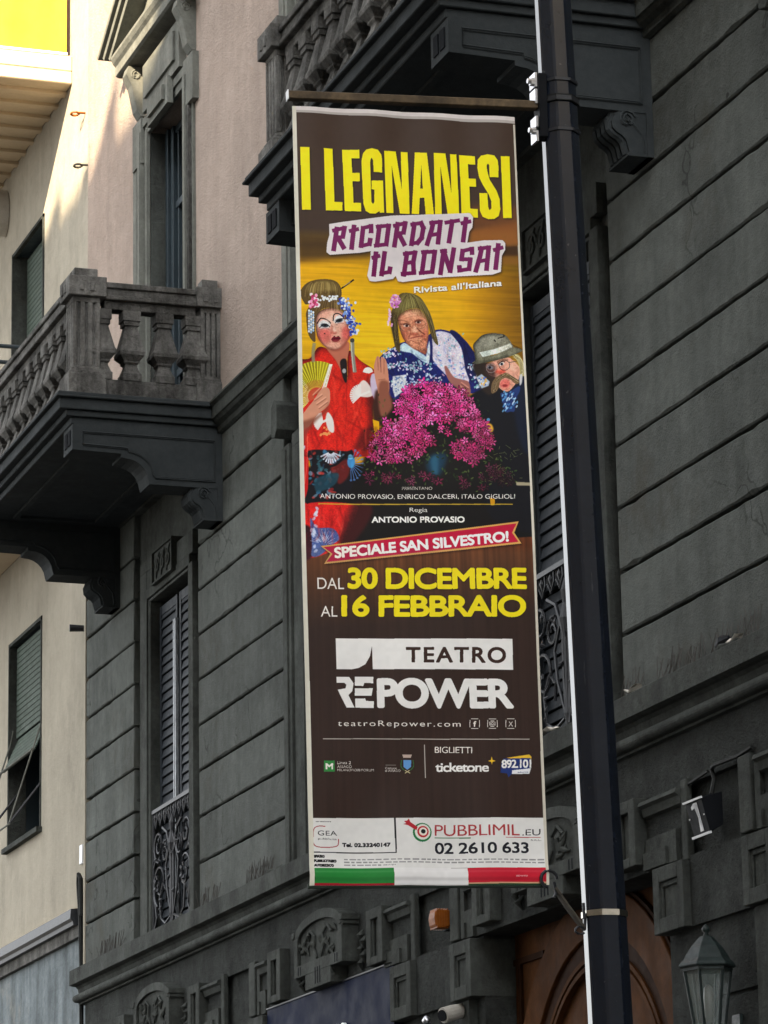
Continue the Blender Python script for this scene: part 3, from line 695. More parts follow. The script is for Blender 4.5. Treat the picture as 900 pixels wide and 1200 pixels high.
def make_poster():
    rng=np.random.RandomState(7)
    C=np.zeros((PH,PW,3),np.float32)
    yy=(np.arange(PH)/PH)[:,None]; xx=(np.arange(PW)/PW)[None,:]
    def stretch(nx,ny):          # smooth value noise of nx by ny cells
        g=rng.rand(ny+2,nx+2)
        X=np.linspace(0,nx,PW); Y=np.linspace(0,ny,PH); xi=X.astype(int); yi=Y.astype(int)
        fx=(X-xi)[None,:]; fy=(Y-yi)[:,None]; fx=fx*fx*(3-2*fx); fy=fy*fy*(3-2*fy)
        a=g[yi][:,xi]; b=g[yi][:,xi+1]; c=g[yi+1][:,xi]; d=g[yi+1][:,xi+1]
        return ((a*(1-fx)+b*fx)*(1-fy)+(c*(1-fx)+d*fx)*fy)
    def smooth(P,n=6,closed=True):
        P=np.asarray(P,float); m=len(P); out=[]
        rg=range(m) if closed else range(m-1)
        for i in rg:
            if closed: p0,p1,p2,p3=P[i-1],P[i],P[(i+1)%m],P[(i+2)%m]
            else: p0,p1,p2,p3=P[max(i-1,0)],P[i],P[i+1],P[min(i+2,m-1)]
            for t in np.arange(n)/n:
                out.append(.5*((2*p1)+(p2-p0)*t+(2*p0-5*p1+4*p2-p3)*t*t+(3*p1-p0-3*p2+p3)*t**3))
        if not closed: out.append(P[-1])
        return np.array(out)
    def mask(polys,pad=0,union=False):
        allp=np.concatenate(polys)
        x0=max(int(allp[:,0].min())-pad-1,0); x1=min(int(allp[:,0].max())+pad+2,PW)
        y0=max(int(allp[:,1].min())-pad-1,0); y1=min(int(allp[:,1].max())+pad+2,PH)
        if x1<=x0 or y1<=y0: return None
        M=np.zeros((y1-y0,x1-x0+1),np.int32); U=np.zeros((y1-y0,x1-x0),bool)
        for P in polys:
            Q=np.roll(P,-1,0)
            for (ax,ay),(bx,by) in zip(P,Q):
                if ay==by: continue
                if ay>by: ax,ay,bx,by=bx,by,ax,ay
                r0=max(int(np.ceil(ay-.5)),y0); r1=min(int(np.ceil(by-.5)),y1)
                if r1<=r0: continue
                rows=np.arange(r0,r1); xs=ax+(rows+.5-ay)*(bx-ax)/(by-ay)
                xi=np.clip(np.ceil(xs-.5).astype(int)-x0,0,x1-x0)
                np.add.at(M,(rows-y0,xi),1)
            if union:
                U|=(np.cumsum(M,1)[:,:-1]%2).astype(bool); M[:]=0
        if not union: U=(np.cumsum(M,1)[:,:-1]%2).astype(bool)
        return (slice(y0,y1),slice(x0,x1)),U.astype(np.float32)
    def blur(a,r):
        r=int(r)
        if r<1: return a
        for _ in range(2):
            for ax in (0,1):
                n=a.shape[ax]; pw=[(0,0),(0,0)]; pw[ax]=(r+1,r)
                c=np.cumsum(np.pad(a,pw),ax)
                a=(np.take(c,np.arange(2*r+1,2*r+1+n),ax)-np.take(c,np.arange(0,n),ax))/(2*r+1)
        return a
    def put(polys,col,alpha=1.,soft=0,union=False):
        polys=[np.asarray(p,float) for p in polys]
        m=mask(polys,int(soft*2.5),union)
        if m is None: return
        sl,a=m; a=blur(a,soft)*alpha
        C[sl]=C[sl]*(1-a[...,None])+np.array(col,np.float32)*a[...,None]
    def poly(P,col,alpha=1.,soft=0,sm=True):
        P=tocan(P); put([smooth(P) if sm else P],col,alpha,soft)
    def ell(c,rx,ry,col,alpha=1.,soft=0,rot=0):
        t=np.linspace(0,2*np.pi,20,endpoint=False); cr,sr=math.cos(rot),math.sin(rot)
        x=rx*np.cos(t); y=ry*np.sin(t)
        put([tocan(np.c_[c[0]+x*cr-y*sr,c[1]+x*sr+y*cr])],col,alpha,soft)
    def line(P,w,col,alpha=1.,soft=0,sm=True,taper=False):
        P=np.asarray(P,float)
        if sm and len(P)>2: P=smooth(P,5,False)
        d=np.gradient(P,axis=0); d/=np.maximum(np.hypot(d[:,0],d[:,1]),1e-6)[:,None]
        n=np.c_[-d[:,1],d[:,0]]*w/2
        if taper: n*=np.sin(np.linspace(.25,np.pi-.25,len(P)))[:,None]
        put([tocan(np.r_[P+n,(P-n)[::-1]])],col,alpha,soft)
    def bilin(Q,s,t):
        BL,BR,TR,TL=[np.array(q,float) for q in Q]
        s=s[:,None]; t=t[:,None]
        return (BL*(1-s)+BR*s)*(1-t)+(TL*(1-s)+TR*s)*t
    _cache={}
    def glyphs(txt,bold,space):
        k=(txt,bold,space)
        if k not in _cache:
            cu=bpy.data.curves.new('lettering','FONT'); cu.body=txt; cu.offset=bold; cu.space_character=space
            o=bpy.data.objects.new('lettering',cu); bpy.context.scene.collection.objects.link(o)
            dg=bpy.context.evaluated_depsgraph_get(); dg.update()
            me=o.evaluated_get(dg).to_mesh()
            v=np.array([tuple(x.co)[:2] for x in me.vertices]); f=[list(p.vertices) for p in me.polygons]
            bpy.data.objects.remove(o); bpy.data.curves.remove(cu)
            _cache[k]=(v,f)
        return _cache[k]
    def text(txt,Q,col,bold=0.,space=1.,alpha=1.,soft=0,cap=None,shift=(0,0)):
        v,f=glyphs(txt,0.,space)
        x0,x1=v[:,0].min(),v[:,0].max(); h=cap or .72
        q=tocan(Q); hc=abs(q[0,1]-q[3,1]); wc=max(abs(q[1,0]-q[0,0]),1); r=max(bold,0)*hc*.95
        s=(v[:,0]-x0)/(x1-x0)*(1-2*r/wc)+r/wc; t=v[:,1]/h*(1-2*r/max(hc,1))+r/max(hc,1)
        w=tocan(bilin(Q,s,t))+np.array(shift)*1.0
        R_=int(round(r)); m=mask([w[i] for i in f],R_+int(soft*2.5)+1,True)
        if m is None: return
        sl,a=m
        if R_>0:
            b=a.copy()
            for dy in range(-R_,R_+1):
                for dx in range(-R_,R_+1):
                    if 0<dx*dx+dy*dy<=R_*R_+1:
                        ys=slice(max(dy,0),a.shape[0]+min(dy,0)); yt=slice(max(-dy,0),a.shape[0]+min(-dy,0))
                        xs_=slice(max(dx,0),a.shape[1]+min(dx,0)); xt=slice(max(-dx,0),a.shape[1]+min(-dx,0))
                        b[yt,xt]=np.maximum(b[yt,xt],a[ys,xs_])
            a=b
        a=blur(a,soft)*alpha
        C[sl]=C[sl]*(1-a[...,None])+np.array(col,np.float32)*a[...,None]
    def region(P,sm=True,pad=0):
        P=tocan(P); return mask([smooth(P) if sm else P],pad)
    fineA=rng.rand(PH,PW).astype(np.float32); fineA=blur(fineA,1); fineA=(fineA-fineA.mean())/fineA.std()
    coarse=stretch(60,200)-.5; coarse2=stretch(24,80)-.5
    def grit(P,fine=.05,big=.25,sm=True):        # tonal mottling inside an outline, as a printed photo has
        m=region(P,sm)
        if m is None: return
        sl,a=m; k=1+a*(fine*fineA[sl]+big*coarse[sl]+big*coarse2[sl]); C[sl]=np.clip(C[sl]*k[...,None],0,255)
    def form(P,dark=.45,soft=9,dx=5,dy=4):       # round the form: edges turn away from the light at upper left
        m=region(P,True,30)
        if m is None: return
        sl,a=m; b=blur(a,soft); edge=a*(1-b)*2; sh=np.roll(np.roll(b,-dy,0),-dx,1); side=np.clip(a*(b-sh)*2.2,-1,1)
        k=1-dark*edge*.7-dark*np.clip(-side,0,1)*1.0+dark*.35*np.clip(side,0,1); C[sl]=np.clip(C[sl]*k[...,None],0,255)
    def folds(zf,x0,x1,y0,y1,n,col,hl,ang=1.4,ln=60,w=1.2,al=.35,P=None):
        for k in range(n):
            q=(x0+rng.rand()*(x1-x0),y0+rng.rand()*(y1-y0))
            if P is not None and not inside(q,P): continue
            a=ang+rng.randn()*.35; l=ln*(.5+rng.rand()); e=(q[0]+l*math.cos(a),q[1]+l*math.sin(a))
            if P is not None and not inside(e,P): continue
            mid_=((q[0]+e[0])/2+rng.randn()*l*.08,(q[1]+e[1])/2+rng.randn()*l*.08)
            line(zf([q,mid_,e]),w*(.5+rng.rand()),col if rng.rand()<.6 else hl,al,2,True,True)
    def inside(p,P):
        c=False; n=len(P)
        for i in range(n):
            (x1,y1),(x2,y2)=P[i],P[i-1]
            if (y1>p[1])!=(y2>p[1]) and p[0]<(x2-x1)*(p[1]-y1)/(y2-y1)+x1: c=not c
        return c
    # ---- ground colours of the print
    top=np.array([64,50,42]); mid=np.array([205,152,18]); low=np.array([50,36,31])
    C[:]=top
    grain=stretch(5,420)*.5+stretch(9,900)*.3+stretch(3,60)*.2
    g=np.clip((yy-.165)/.03,0,1)*np.clip((.60-yy)/.02,0,1)
    base=mid+(np.array([228,180,30])-mid)*np.exp(-(((xx-.35)/.35)**2+((yy-.30)/.07)**2))[...,None]
    base=base*(1-.42*np.clip((xx-.70)/.3,0,1)[...,None])
    base=base*(1-.5*np.clip((.20-yy)/.04,0,1))[...,None] if False else base*(1-.45*np.clip((.215-yy)/.05,0,1)[...,None])
    base=base*(.86+.25*grain[...,None])
    C[:]=C*(1-g[...,None])+base*g[...,None]
    # darker beam across and brown timber at the upper right
    Z=zc(330,100,2.8125)
    poly(Z([(40,500),(300,508),(300,560),(42,580)]),(52,36,26),.75,14,False)
    poly(Z([(620,470),(790,440),(800,520),(620,540)]),(150,92,38),.9,8,False)
    poly(Z([(620,528),(800,524),(802,556),(620,560)]),(60,36,20),.8,3,False)
    poly(Z([(640,556),(803,556),(806,585),(640,585)]),(140,90,35),.7,6,False)
    poly(Z([(620,395),(790,395),(790,470),(620,470)]),(120,70,35),.7,14,False)
    # everything behind and under the figures is dark
    poly([(345,545),(345,660),(640,650),(640,500),(590,480),(440,500),(425,540)],(24,21,20),1,6,False)
    # timber strip and the dark brown lower sheet
    zz=np.clip((yy-.5715)/.001,0,1)
    # lower edge of picture runs slightly upward to the right
    edge=.585-.022*xx
    lowm=np.clip((yy-edge)/.0015,0,1)
    gr2=stretch(60,3)*.6+stretch(160,5)*.4
    fade=np.clip((yy-edge)/.10,0,1)[...,None]
    lowc=(np.array([112,66,36])*(.72+.45*gr2[...,None]))*(1-fade)+low*(.9+.2*gr2[...,None])*fade
    C[:]=C*(1-lowm[...,None])+lowc*lowm[...,None]
    # ---- first figure
    A=zc(340,320,5.625); E=zc(340,500,7.5)
    R=(203,48,34)
    poly(A([(50,590),(130,550),(185,478),(250,492),(330,575),(378,690),(385,500),(470,565),(560,625),(600,690),(575,760),(548,900),(562,1080),(540,1180),(480,1190),(90,1190),(75,1000),(50,900)]),R)
    poly(A([(50,590),(130,550),(185,478),(200,520),(110,600)]),(165,34,28),.6,5)
    poly(A([(500,700),(575,700),(548,900),(562,1080),(500,1170),(470,1160),(520,1000)]),(60,20,20),.75,10)
    for a,b,w,cc in (((377,560),(372,900),5,(140,24,22)),((375,900),(350,1150),4,(150,28,26)),((250,1000),(270,1160),4,(150,28,26)),((105,1000),(120,1150),5,(240,110,90)),((440,900),(480,1000),9,(225,75,55))):
        line(A([a,b]),w/5.6,cc,.7,1,False)
    poly(E([(60,0),(165,0),(165,300),(150,640),(100,660)]),(185,30,30))
    poly(E([(165,20),(720,10),(640,170),(500,190),(300,180),(170,185)]),(205,46,36),1,1)
    poly(E([(640,0),(740,0),(700,150),(600,180),(560,190)]),(60,22,24),.7,8)
    # obi
    poly(E([(170,185),(480,190),(560,200),(560,480),(430,620),(150,650),(150,560),(190,420),(180,300)]),(28,26,34),1,1)
    for i in range(90):
        p=(170+rng.rand()*370,200+rng.rand()*400)
        if p[0]>520-(p[1]-200)*.25: continue
        cc=[(70,130,165),(150,40,44),(120,150,170),(40,70,100),(190,70,60),(60,110,120)][rng.randint(6)]
        ell(E([p])[0],rng.rand()*3+1,rng.rand()*2+.8,cc,.75,1,rng.rand()*3)
    poly(E([(360,330),(520,260),(520,400),(440,480),(400,420)]),(120,40,38),.8,3)
    poly(E([(230,430),(420,380),(400,480),(260,550),(220,520)]),(35,80,95),.8,2)
    for k in range(9):
        a=math.radians(20+k*17); c=(360,200)
        line(E([(c[0]+20*math.cos(a),c[1]+14*math.sin(a)),(c[0]-90+180*(1-k/8.),c[1]+100*abs(math.sin(a)))]),1.8,(205,212,230),.9,0,False)
    line(E([(300,325),(400,310),(500,220)]),3,(20,18,26),.9,1)
    for k in range(11):
        a=math.radians(-70+k*16); c=(540,300)
        q=(c[0]+105*math.cos(a),c[1]+150*math.sin(a)*.9+10)
        line(E([c,q]),.7,(90,130,185),.9,0,False); ell(E([q])[0],1.5,1.2,(90,130,185),.7)
    ell(E([(540,285)])[0],4.5,7,(75,145,200),.9,1); ell(E([(535,240)])[0],3,3,(120,180,215),.9,1)
    # skirt below
    poly(E([(130,660),(560,655),(580,760),(470,980),(300,1100),(110,1120),(110,900)]),(205,42,38),1,1)
    poly(E([(560,655),(720,665),(700,800),(560,990),(430,1000),(470,850)]),(70,24,26),.95,6)
    poly(E([(480,720),(560,680),(500,860),(440,980)]),(130,34,32),.7,5)
    poly(E([(110,860),(190,880),(200,1110),(115,1125)]),(60,22,34),1,3)
    poly(E([(180,780),(240,860),(380,870),(435,960),(380,1010),(260,1110),(190,1110),(195,1000)]),(80,98,150),1,1)
    for k in range(46):
        a=rng.rand()*math.pi; c=(300,1010); r=40+rng.rand()*90
        q=(c[0]+r*math.cos(a)*1.05,c[1]-r*math.sin(a)*1.1)
        line(E([(c[0]+(q[0]-c[0])*.4,c[1]+(q[1]-c[1])*.4),q]),1.1,(205,212,232),.85,0,False,True)
    for k in range(16):
        q=(190+rng.rand()*60,690+rng.rand()*400); ell(E([q])[0],1.6,2.6,(190,200,225),.8,1,rng.rand()*3)
    for k in range(8):
        q=(95+rng.rand()*30,120+rng.rand()*90); ell(E([q])[0],1.2,2.6,(205,210,232),.85,1,rng.rand())
    line(E([(155,60),(150,300),(130,480)]),1.0,(235,120,100),.8,1)
    J=[(50,590),(130,550),(185,478),(250,492),(330,575),(378,690),(385,500),(470,565),(560,625),(590,700),(575,760),(548,900),(562,1080),(540,1180),(90,1190),(75,1000),(50,900)]
    form(A(J),.5,12); grit(A(J),.05,.10); folds(A,60,560,560,1180,90,(120,16,16),(236,96,76),1.5,150,1.6,.40,J)
    SK=[(130,660),(560,655),(580,760),(470,980),(300,1100),(110,1120),(110,900)]
    grit(E(SK),.05,.14); folds(E,120,560,660,1080,50,(110,14,16),(232,90,78),1.5,150,1.4,.40,SK)
    # cranes on the jacket
    for c,s,r0 in (((465,790),70,2.4),((215,965),60,2.2),((515,640),34,3.4)):
        for k in range(12):
            a=r0+k*.21; q=(c[0]+s*math.cos(a),c[1]+s*math.sin(a)*1.05)
            line(A([c,q]),2.0,(222,218,214),.95,0,False); 
        line(A([c,(c[0]+s*.9,c[1]-s*.4)]),2.8,(225,222,216),.95,0,False)
    poly(A([(430,770),(480,690),(530,730),(545,790),(480,800)]),(226,222,216),.9,1)
    poly(A([(250,900),(285,950),(290,1030),(255,1020),(235,950)]),(224,222,218),.95,1)
    for k in range(14): ell(A([(235+rng.randn()*16,1040+rng.randn()*16)])[0],1.4,1.4,(222,150,95),.9)
    # wide sleeve flap of the neighbour and its pale lining
    poly(A([(540,650),(575,660),(590,740),(580,840),(545,790),(535,710)]),(188,170,196),1,1)
    # neck and face
    poly(A([(240,470),(385,440),(375,560),(350,640),(300,560)]),(178,112,92),1,1)
    poly(A([(330,570),(372,560),(375,700),(350,680)]),(38,28,30),1,1); ell(A([(357,630)])[0],2.4,2.8,(170,176,180),.9,1)
    poly(A([(70,150),(66,110),(95,70),(140,45),(210,34),(285,42),(325,75),(338,130),(310,165),(200,165),(110,200),(85,180)]),(92,76,42))
    poly(A([(120,80),(200,48),(280,60),(300,110),(220,110),(130,130)]),(158,142,92),.7,5)
    for k in range(9): line(A([(95+k*26,150),(105+k*24,90),(140+k*17,52)]),.8,(60,48,24) if k%2 else (176,160,112),.45,1)
    poly(A([(112,230),(200,150),(320,165),(395,250),(400,380),(370,330),(340,240),(220,225),(165,300),(165,440),(120,400),(104,300)]),(98,80,50))
    line(A([(45,140),(70,140)]),1.4,(30,24,20),1,0,False); line(A([(335,95),(418,36)]),1.8,(34,28,22),1,0,False); line(A([(350,80),(395,50)]),.7,(200,190,150),.8,0,False)
    poly(A([(165,290),(205,235),(280,222),(345,248),(372,320),(397,392),(365,450),(310,492),(265,492),(215,460),(175,400)]),(212,158,140))
    ell(A([(225,400)])[0],9,9,(196,86,84),.7,7); ell(A([(372,385)])[0],6,9,(190,80,78),.75,6)
    ell(A([(290,300)])[0],7,8,(232,186,168),.6,6); ell(A([(300,455)])[0],7,4,(222,160,140),.7,4)
    poly(A([(180,330),(215,300),(262,320),(255,350),(200,355)]),(200,206,210),.9,2); poly(A([(285,300),(320,265),(355,285),(348,312),(300,320)]),(204,208,212),.9,2)
    line(A([(175,325),(200,290),(240,298),(268,322)]),1.3,(46,30,28),1,0); line(A([(282,305),(288,265),(320,258),(355,285)]),1.3,(46,30,28),1,0)
    ell(A([(225,335)])[0],4.6,2.2,(50,60,70),1,1,.1); ell(A([(322,302)])[0],4.4,2.2,(50,60,70),1,1,-.2)
    ell(A([(228,335)])[0],1.5,1.4,(16,20,26)); ell(A([(324,303)])[0],1.5,1.4,(16,20,26))
    line(A([(190,352),(230,325),(262,345)]),.9,(24,20,24),1,0); line(A([(296,318),(325,292),(362,290)]),.9,(24,20,24),1,0)
    line(A([(272,330),(276,370),(268,388)]),1.6,(170,104,92),.8,2); ell(A([(288,382)])[0],3.6,1.8,(176,100,88),.8,1); ell(A([(292,362)])[0],1.8,3.2,(236,192,176),.8,2)
    poly(A([(270,425),(290,402),(302,410),(318,402),(333,420),(310,440),(285,440)]),(110,28,48)); line(A([(272,423),(302,420),(332,419)]),.7,(50,10,20),1,0)
    ell(A([(226,388)])[0],.8,.8,(60,30,26)); line(A([(375,440),(330,490),(270,492)]),2,(150,84,72),.6,3)
    FC=[(165,290),(205,235),(280,222),(345,248),(372,320),(397,392),(365,450),(310,492),(265,492),(215,460),(175,400)]
    form(A(FC),.55,7,3,2); grit(A(FC),.04,.08)
    ell(A([(245,430)])[0],4,6,(160,96,84),.45,4); ell(A([(348,440)])[0],4,6,(160,92,80),.5,4); ell(A([(302,438)])[0],5,1.6,(150,80,72),.6,2); line(A([(180,400),(222,466),(290,496),(350,468),(392,400)]),2.2,(132,78,66),.5,3)
    line(A([(200,362),(232,352),(262,366)]),1.0,(150,100,96),.7,1); line(A([(300,330),(330,318),(356,322)]),1.0,(150,100,96),.7,1); ell(A([(248,300)])[0],3,2,(236,206,196),.5,3)
    for k in range(70):
        s_=rng.rand(); x=105+s_*230; line(A([(x,165-20*math.sin(s_*3.1)),(x+14-20*s_,100-30*math.sin(s_*3.1)),(x+30-50*s_,60)]),.35,[(58,44,22),(176,158,108),(120,100,60)][k%3],.5,0,True,True)
    for k in range(60):
        s_=rng.rand(); x=170+s_*190; line(A([(x,170+8*rng.rand()),(x-14+20*s_,205),(x-30+50*s_,238+20*abs(s_-.5))]),.35,[(60,46,26),(170,150,104)][k%2],.6,0,True,True)
    # fan, rib by rib
    piv=(178,800)
    angs=np.linspace(math.radians(222),math.radians(294),9); outer=[]
    for k in range(26):
        a0=math.radians(150+k*144/26.); a1=math.radians(150+(k+.56)*144/26.)
        def rim(a):
            x=piv[0]+235*math.cos(a); y=piv[1]+235*math.sin(a); return (max(x,50),y)
        def rr(a,r): return (max(piv[0]+r*math.cos(a),50),piv[1]+r*math.sin(a))
        colr=(128,118,14) if k>10 else (196,188,60)
        poly(A([rr(a0,60),rr(a0,232),rr(math.radians(150+(k+1)*144/26.),232),rr(math.radians(150+(k+1)*144/26.),60)]),(232,222,150) if k<=12 else (206,196,60),1,0,False)
        poly(A([rr(a0,70),rr(a0,232),rr(a1,232),rr(a1,70)]),colr if k<22 else (150,140,24),.92,0,False)
    for k in range(26):
        a0=math.radians(150+k*144/26.)
        line(A([(piv[0]+20*math.cos(a0),piv[1]+20*math.sin(a0)),(max(piv[0]+110*math.cos(a0),52),piv[1]+110*math.sin(a0))]),.7,(176,96,70),.8,0,False)
    poly(A([(258,585),(280,588),(238,745),(212,740)]),(236,228,206),1,0,False)
    for k in range(5):
        t=k/5.; line(A([(272-5*t*9,600+t*140),(266-5*t*9,625+t*130)]),1,(190,150,120),.6,0,False)
    # hand on the fan
    S=(196,140,118)
    poly(A([(60,960),(110,880),(150,830),(205,750),(232,735),(262,760),(262,835),(240,870),(180,920),(120,1000),(66,1050)]),S)
    poly(A([(60,980),(120,950),(190,920),(240,870),(262,835),(250,890),(180,950),(100,1050),(66,1080)]),(120,74,60),.8,4)
    for a,b in (((160,830),(215,790)),((175,855),(240,810)),((190,880),(250,835)),((150,800),(200,752))):
        line(A([a,b]),1.0,(138,88,72),.8,1,False); line(A([(a[0]-2,a[1]-9),(b[0]-2,b[1]-9)]),1.3,(226,172,150),.7,1,False)
    line(A([(212,745),(222,732),(232,738)]),1.4,(236,200,188),1,1)
    poly(A([(66,1050),(120,1000),(90,1110),(66,1125)]),(150,60,52),.8,3)
    # blossom ornaments in the hair
    for k in range(34): ell(A([(155+rng.randn()*24,182+rng.randn()*22)])[0],2.0,1.8,[(198,88,130),(228,150,180),(236,214,222),(170,60,100)][rng.randint(4)],.95,0,rng.rand()*3)
    for k in range(26): ell(A([(205+k*4+rng.randn()*4,158+rng.randn()*8)])[0],1.4,1.3,(206,214,222),.95,0)
    pth=[(320,165),(355,180),(375,215),(385,260),(400,300),(415,345),(420,380)]
    for k in range(120):
        t=rng.rand()*5.99; i=int(t); f=t-i; x=pth[i][0]*(1-f)+pth[i+1][0]*f+rng.randn()*17; y=pth[i][1]*(1-f)+pth[i+1][1]*f+rng.randn()*12
        ell(A([(x,y)])[0],1.7,1.4,[(64,92,178),(120,150,210),(214,222,236),(44,64,150),(190,204,228)][rng.randint(5)],.95,0,rng.rand()*3)
    for k in range(26): ell(A([(122+(k%3)*14,240+k*5.6)])[0],1.2,1.5,(150,180,214) if k%2 else (214,224,232),.95)
    line(A([(410,420),(414,520),(428,640)]),4.4,(134,134,122),1,1); line(A([(402,430),(408,520),(420,635)]),1,(196,196,186),.9,0); ell(A([(410,430)])[0],2.6,2.6,(70,72,70))
    line(A([(158,450),(150,520),(154,575)]),4,(140,136,112),.9,1)
    # ---- second figure
    B=zc(450,330,10.); D=zc(430,320,4.5)
    poly(D([(60,470),(75,425),(130,385),(195,350),(300,330),(370,285),(450,298),(530,350),(572,430),(600,520),(640,570),(560,620),(400,600),(200,650),(150,680),(100,620)]),(32,40,104))
    poly(D([(360,300),(440,305),(505,375),(530,440),(540,560),(470,560),(430,530),(355,450),(345,380)]),(200,196,214),1,1)
    for k in range(120):
        q=(352+rng.rand()*185,305+rng.rand()*250); ell(D([q])[0],.9+rng.rand()*1.3,.9,[(150,170,214),(222,180,196),(236,234,236),(96,120,190),(120,180,200)][rng.randint(5)],.7,0,rng.rand()*3)
    poly(D([(440,295),(480,300),(560,390),(580,450),(560,560),(525,500),(500,380)]),(26,32,84),1,1)
    for c,n,s in (((130,410),40,24),((190,470),30,26),((160,560),34,22),((280,480),46,42),((330,530),24,28),((120,480),26,14),((590,540),26,26),((560,480),16,16),((250,560),26,22),((600,580),26,16)):
        for k in range(n):
            q=(c[0]+rng.randn()*s,c[1]+rng.randn()*s*.5); ell(D([q])[0],1.5,.9,[(214,218,234),(150,190,214),(224,196,214),(120,170,170),(190,200,230)][rng.randint(5)],.85,0,rng.rand()*3)
    poly(D([(138,530),(212,520),(205,600),(150,640),(138,600)]),(196,204,214),1,1,False)
    for k in range(20): ell(D([(145+rng.rand()*60,535+rng.rand()*80)])[0],1.2,.8,(90,120,170),.8,0,rng.rand()*3)
    poly(D([(20,540),(60,520),(62,640),(30,620)]),(190,176,200),1,2)
    poly(B([(170,760),(240,690),(330,740),(430,800),(500,850),(530,930),(440,890),(330,810),(230,790)]),(178,206,222),1,1)
    poly(B([(500,840),(540,650),(560,700),(530,930)]),(200,214,226),1,1); line(B([(545,640),(560,720),(560,900)]),3,(34,38,96),1,1)
    poly(B([(340,740),(500,740),(495,820),(440,800)]),(150,92,72),1,1)
    hd=(96,86,50)
    poly(B([(190,122),(300,108),(420,150),(500,255),(560,380),(610,560),(642,700),(610,695),(560,600),(530,480),(480,350),(400,285),(280,300),(200,355),(165,420),(172,560),(195,785),(140,750),(108,600),(84,480),(90,330),(130,240)]),hd)
    poly(B([(200,190),(300,150),(400,170),(400,240),(280,290),(200,320)]),(150,146,92),.75,7)
    poly(B([(90,330),(165,420),(172,560),(190,780),(110,600)]),(58,46,28),.8,5); poly(B([(480,330),(560,480),(620,690),(560,600)]),(80,66,42),.7,5)
    for k in range(8): line(B([(300+k*6,112+k*3),(400+k*12,190+k*6),(500+k*9,340+k*8)]),.6,(176,170,120) if k%2 else (70,60,34),.5,1)
    for k in range(6): line(B([(290-k*8,112),(220-k*8,200),(170-k*6,330)]),.6,(170,164,112) if k%2 else (70,60,34),.5,1)
    poly(B([(165,400),(212,338),(290,300),(400,288),(460,330),(500,400),(527,520),(522,640),(495,750),(430,782),(345,752),(262,684),(212,600),(180,500)]),(206,142,114))
    ell(B([(330,350)])[0],11,3.6,(224,168,140),.7,5); ell(B([(250,600)])[0],5,7,(186,100,78),.6,5); ell(B([(490,600)])[0],4,8,(182,100,80),.6,5)
    ell(B([(420,730)])[0],9,4,(216,144,116),.6,4); ell(B([(370,540)])[0],3.4,5,(232,176,150),.8,3); ell(B([(365,585)])[0],5,2,(160,86,70),.8,2)
    for P,w,cc in (([(190,470),(260,470),(320,500)],1.3,(120,66,52)),([(170,430),(230,425),(300,455)],1.4,(150,100,80)),([(355,450),(400,420),(460,425)],1.3,(120,66,52)),
                   ([(300,520),(320,560),(290,640)],1.0,(130,68,54)),([(390,515),(440,560),(487,590)],1.2,(90,46,40)),([(300,640),(380,618),(470,605)],1.3,(132,60,54)),
                   ([(300,690),(320,660),(400,690),(460,660)],.8,(150,84,66)),([(230,520),(270,540),(310,520)],.9,(150,90,70)),([(400,480),(440,490),(490,470)],.8,(150,90,70)),
                   ([(230,380),(330,350),(430,345)],.6,(170,110,88)),([(240,410),(330,380),(430,370)],.6,(170,110,88)),([(340,440),(345,480),(330,520)],.8,(150,90,70))):
        line(B(P),w,cc,.85,1)
    ell(B([(268,487)])[0],3.4,1.9,(222,214,206),1,0); ell(B([(405,446)])[0],3.2,1.8,(222,214,206),1,0); ell(B([(272,487)])[0],1.7,1.7,(24,22,24)); ell(B([(408,446)])[0],1.7,1.6,(24,22,24))
    line(B([(230,480),(268,464),(305,485)]),.9,(70,36,30),1,0); line(B([(370,446),(405,426),(440,440)]),.9,(70,36,30),1,0)
    t=np.linspace(0,2*np.pi,18)
    for c in ((262,505),(430,470)): line(B(list(zip(c[0]+62*np.cos(t),c[1]+48*np.sin(t)))),.5,(120,96,80),.8,0)
    for k in range(60):
        a=rng.rand()*6.28; r=rng.rand()**.5*62; ell(B([(137+r*math.cos(a),205+r*1.25*math.sin(a))])[0],1.5,1.1,[(206,140,196),(226,178,216),(176,96,166),(190,120,180)][rng.randint(4)],.95,0,rng.rand()*3)
    for k in range(22): ell(B([(66+rng.randn()*10,300+k*9)])[0],1.2,1.3,(206,150,200) if k%2 else (232,200,222),.9)
    FB=[(165,400),(212,338),(290,300),(400,288),(460,330),(500,400),(527,520),(522,640),(495,750),(430,782),(345,752),(262,684),(212,600),(180,500)]
    form(B(FB),.5,7,3,2); grit(B(FB),.045,.12)
    for k in range(60):
        q=(190+rng.rand()*320,330+rng.rand()*420); l=20+rng.rand()*40; a=rng.randn()*.4+(.2 if q[1]<430 else (1.2 if q[0]<330 else -1.0) if q[1]>500 else 0)
        if inside(q,FB): line(B([q,(q[0]+l*.5*math.cos(a),q[1]+l*.5*math.sin(a)+3),(q[0]+l*math.cos(a),q[1]+l*math.sin(a))]),.5,(128,70,52) if rng.rand()<.6 else (232,180,152),.45,1,True,True)
    for c in ((268,487),(405,446)): ell(B([(c[0],c[1]-14)])[0],5,1.5,(120,70,56),.6,2); ell(B([(c[0],c[1]+22)])[0],5,1.6,(150,90,74),.6,2)
    for k in range(120):
        s_=rng.rand(); d_=(s_-.42)*2
        line(B([(300+(s_-.5)*60,112+rng.rand()*12),(300+d_*110,180+rng.rand()*30),(300+d_*190+(0 if d_<0 else 20),330+abs(d_)*90)]),.32,[(52,42,22),(172,166,112),(112,102,58)][k%3],.5,0,True,True)
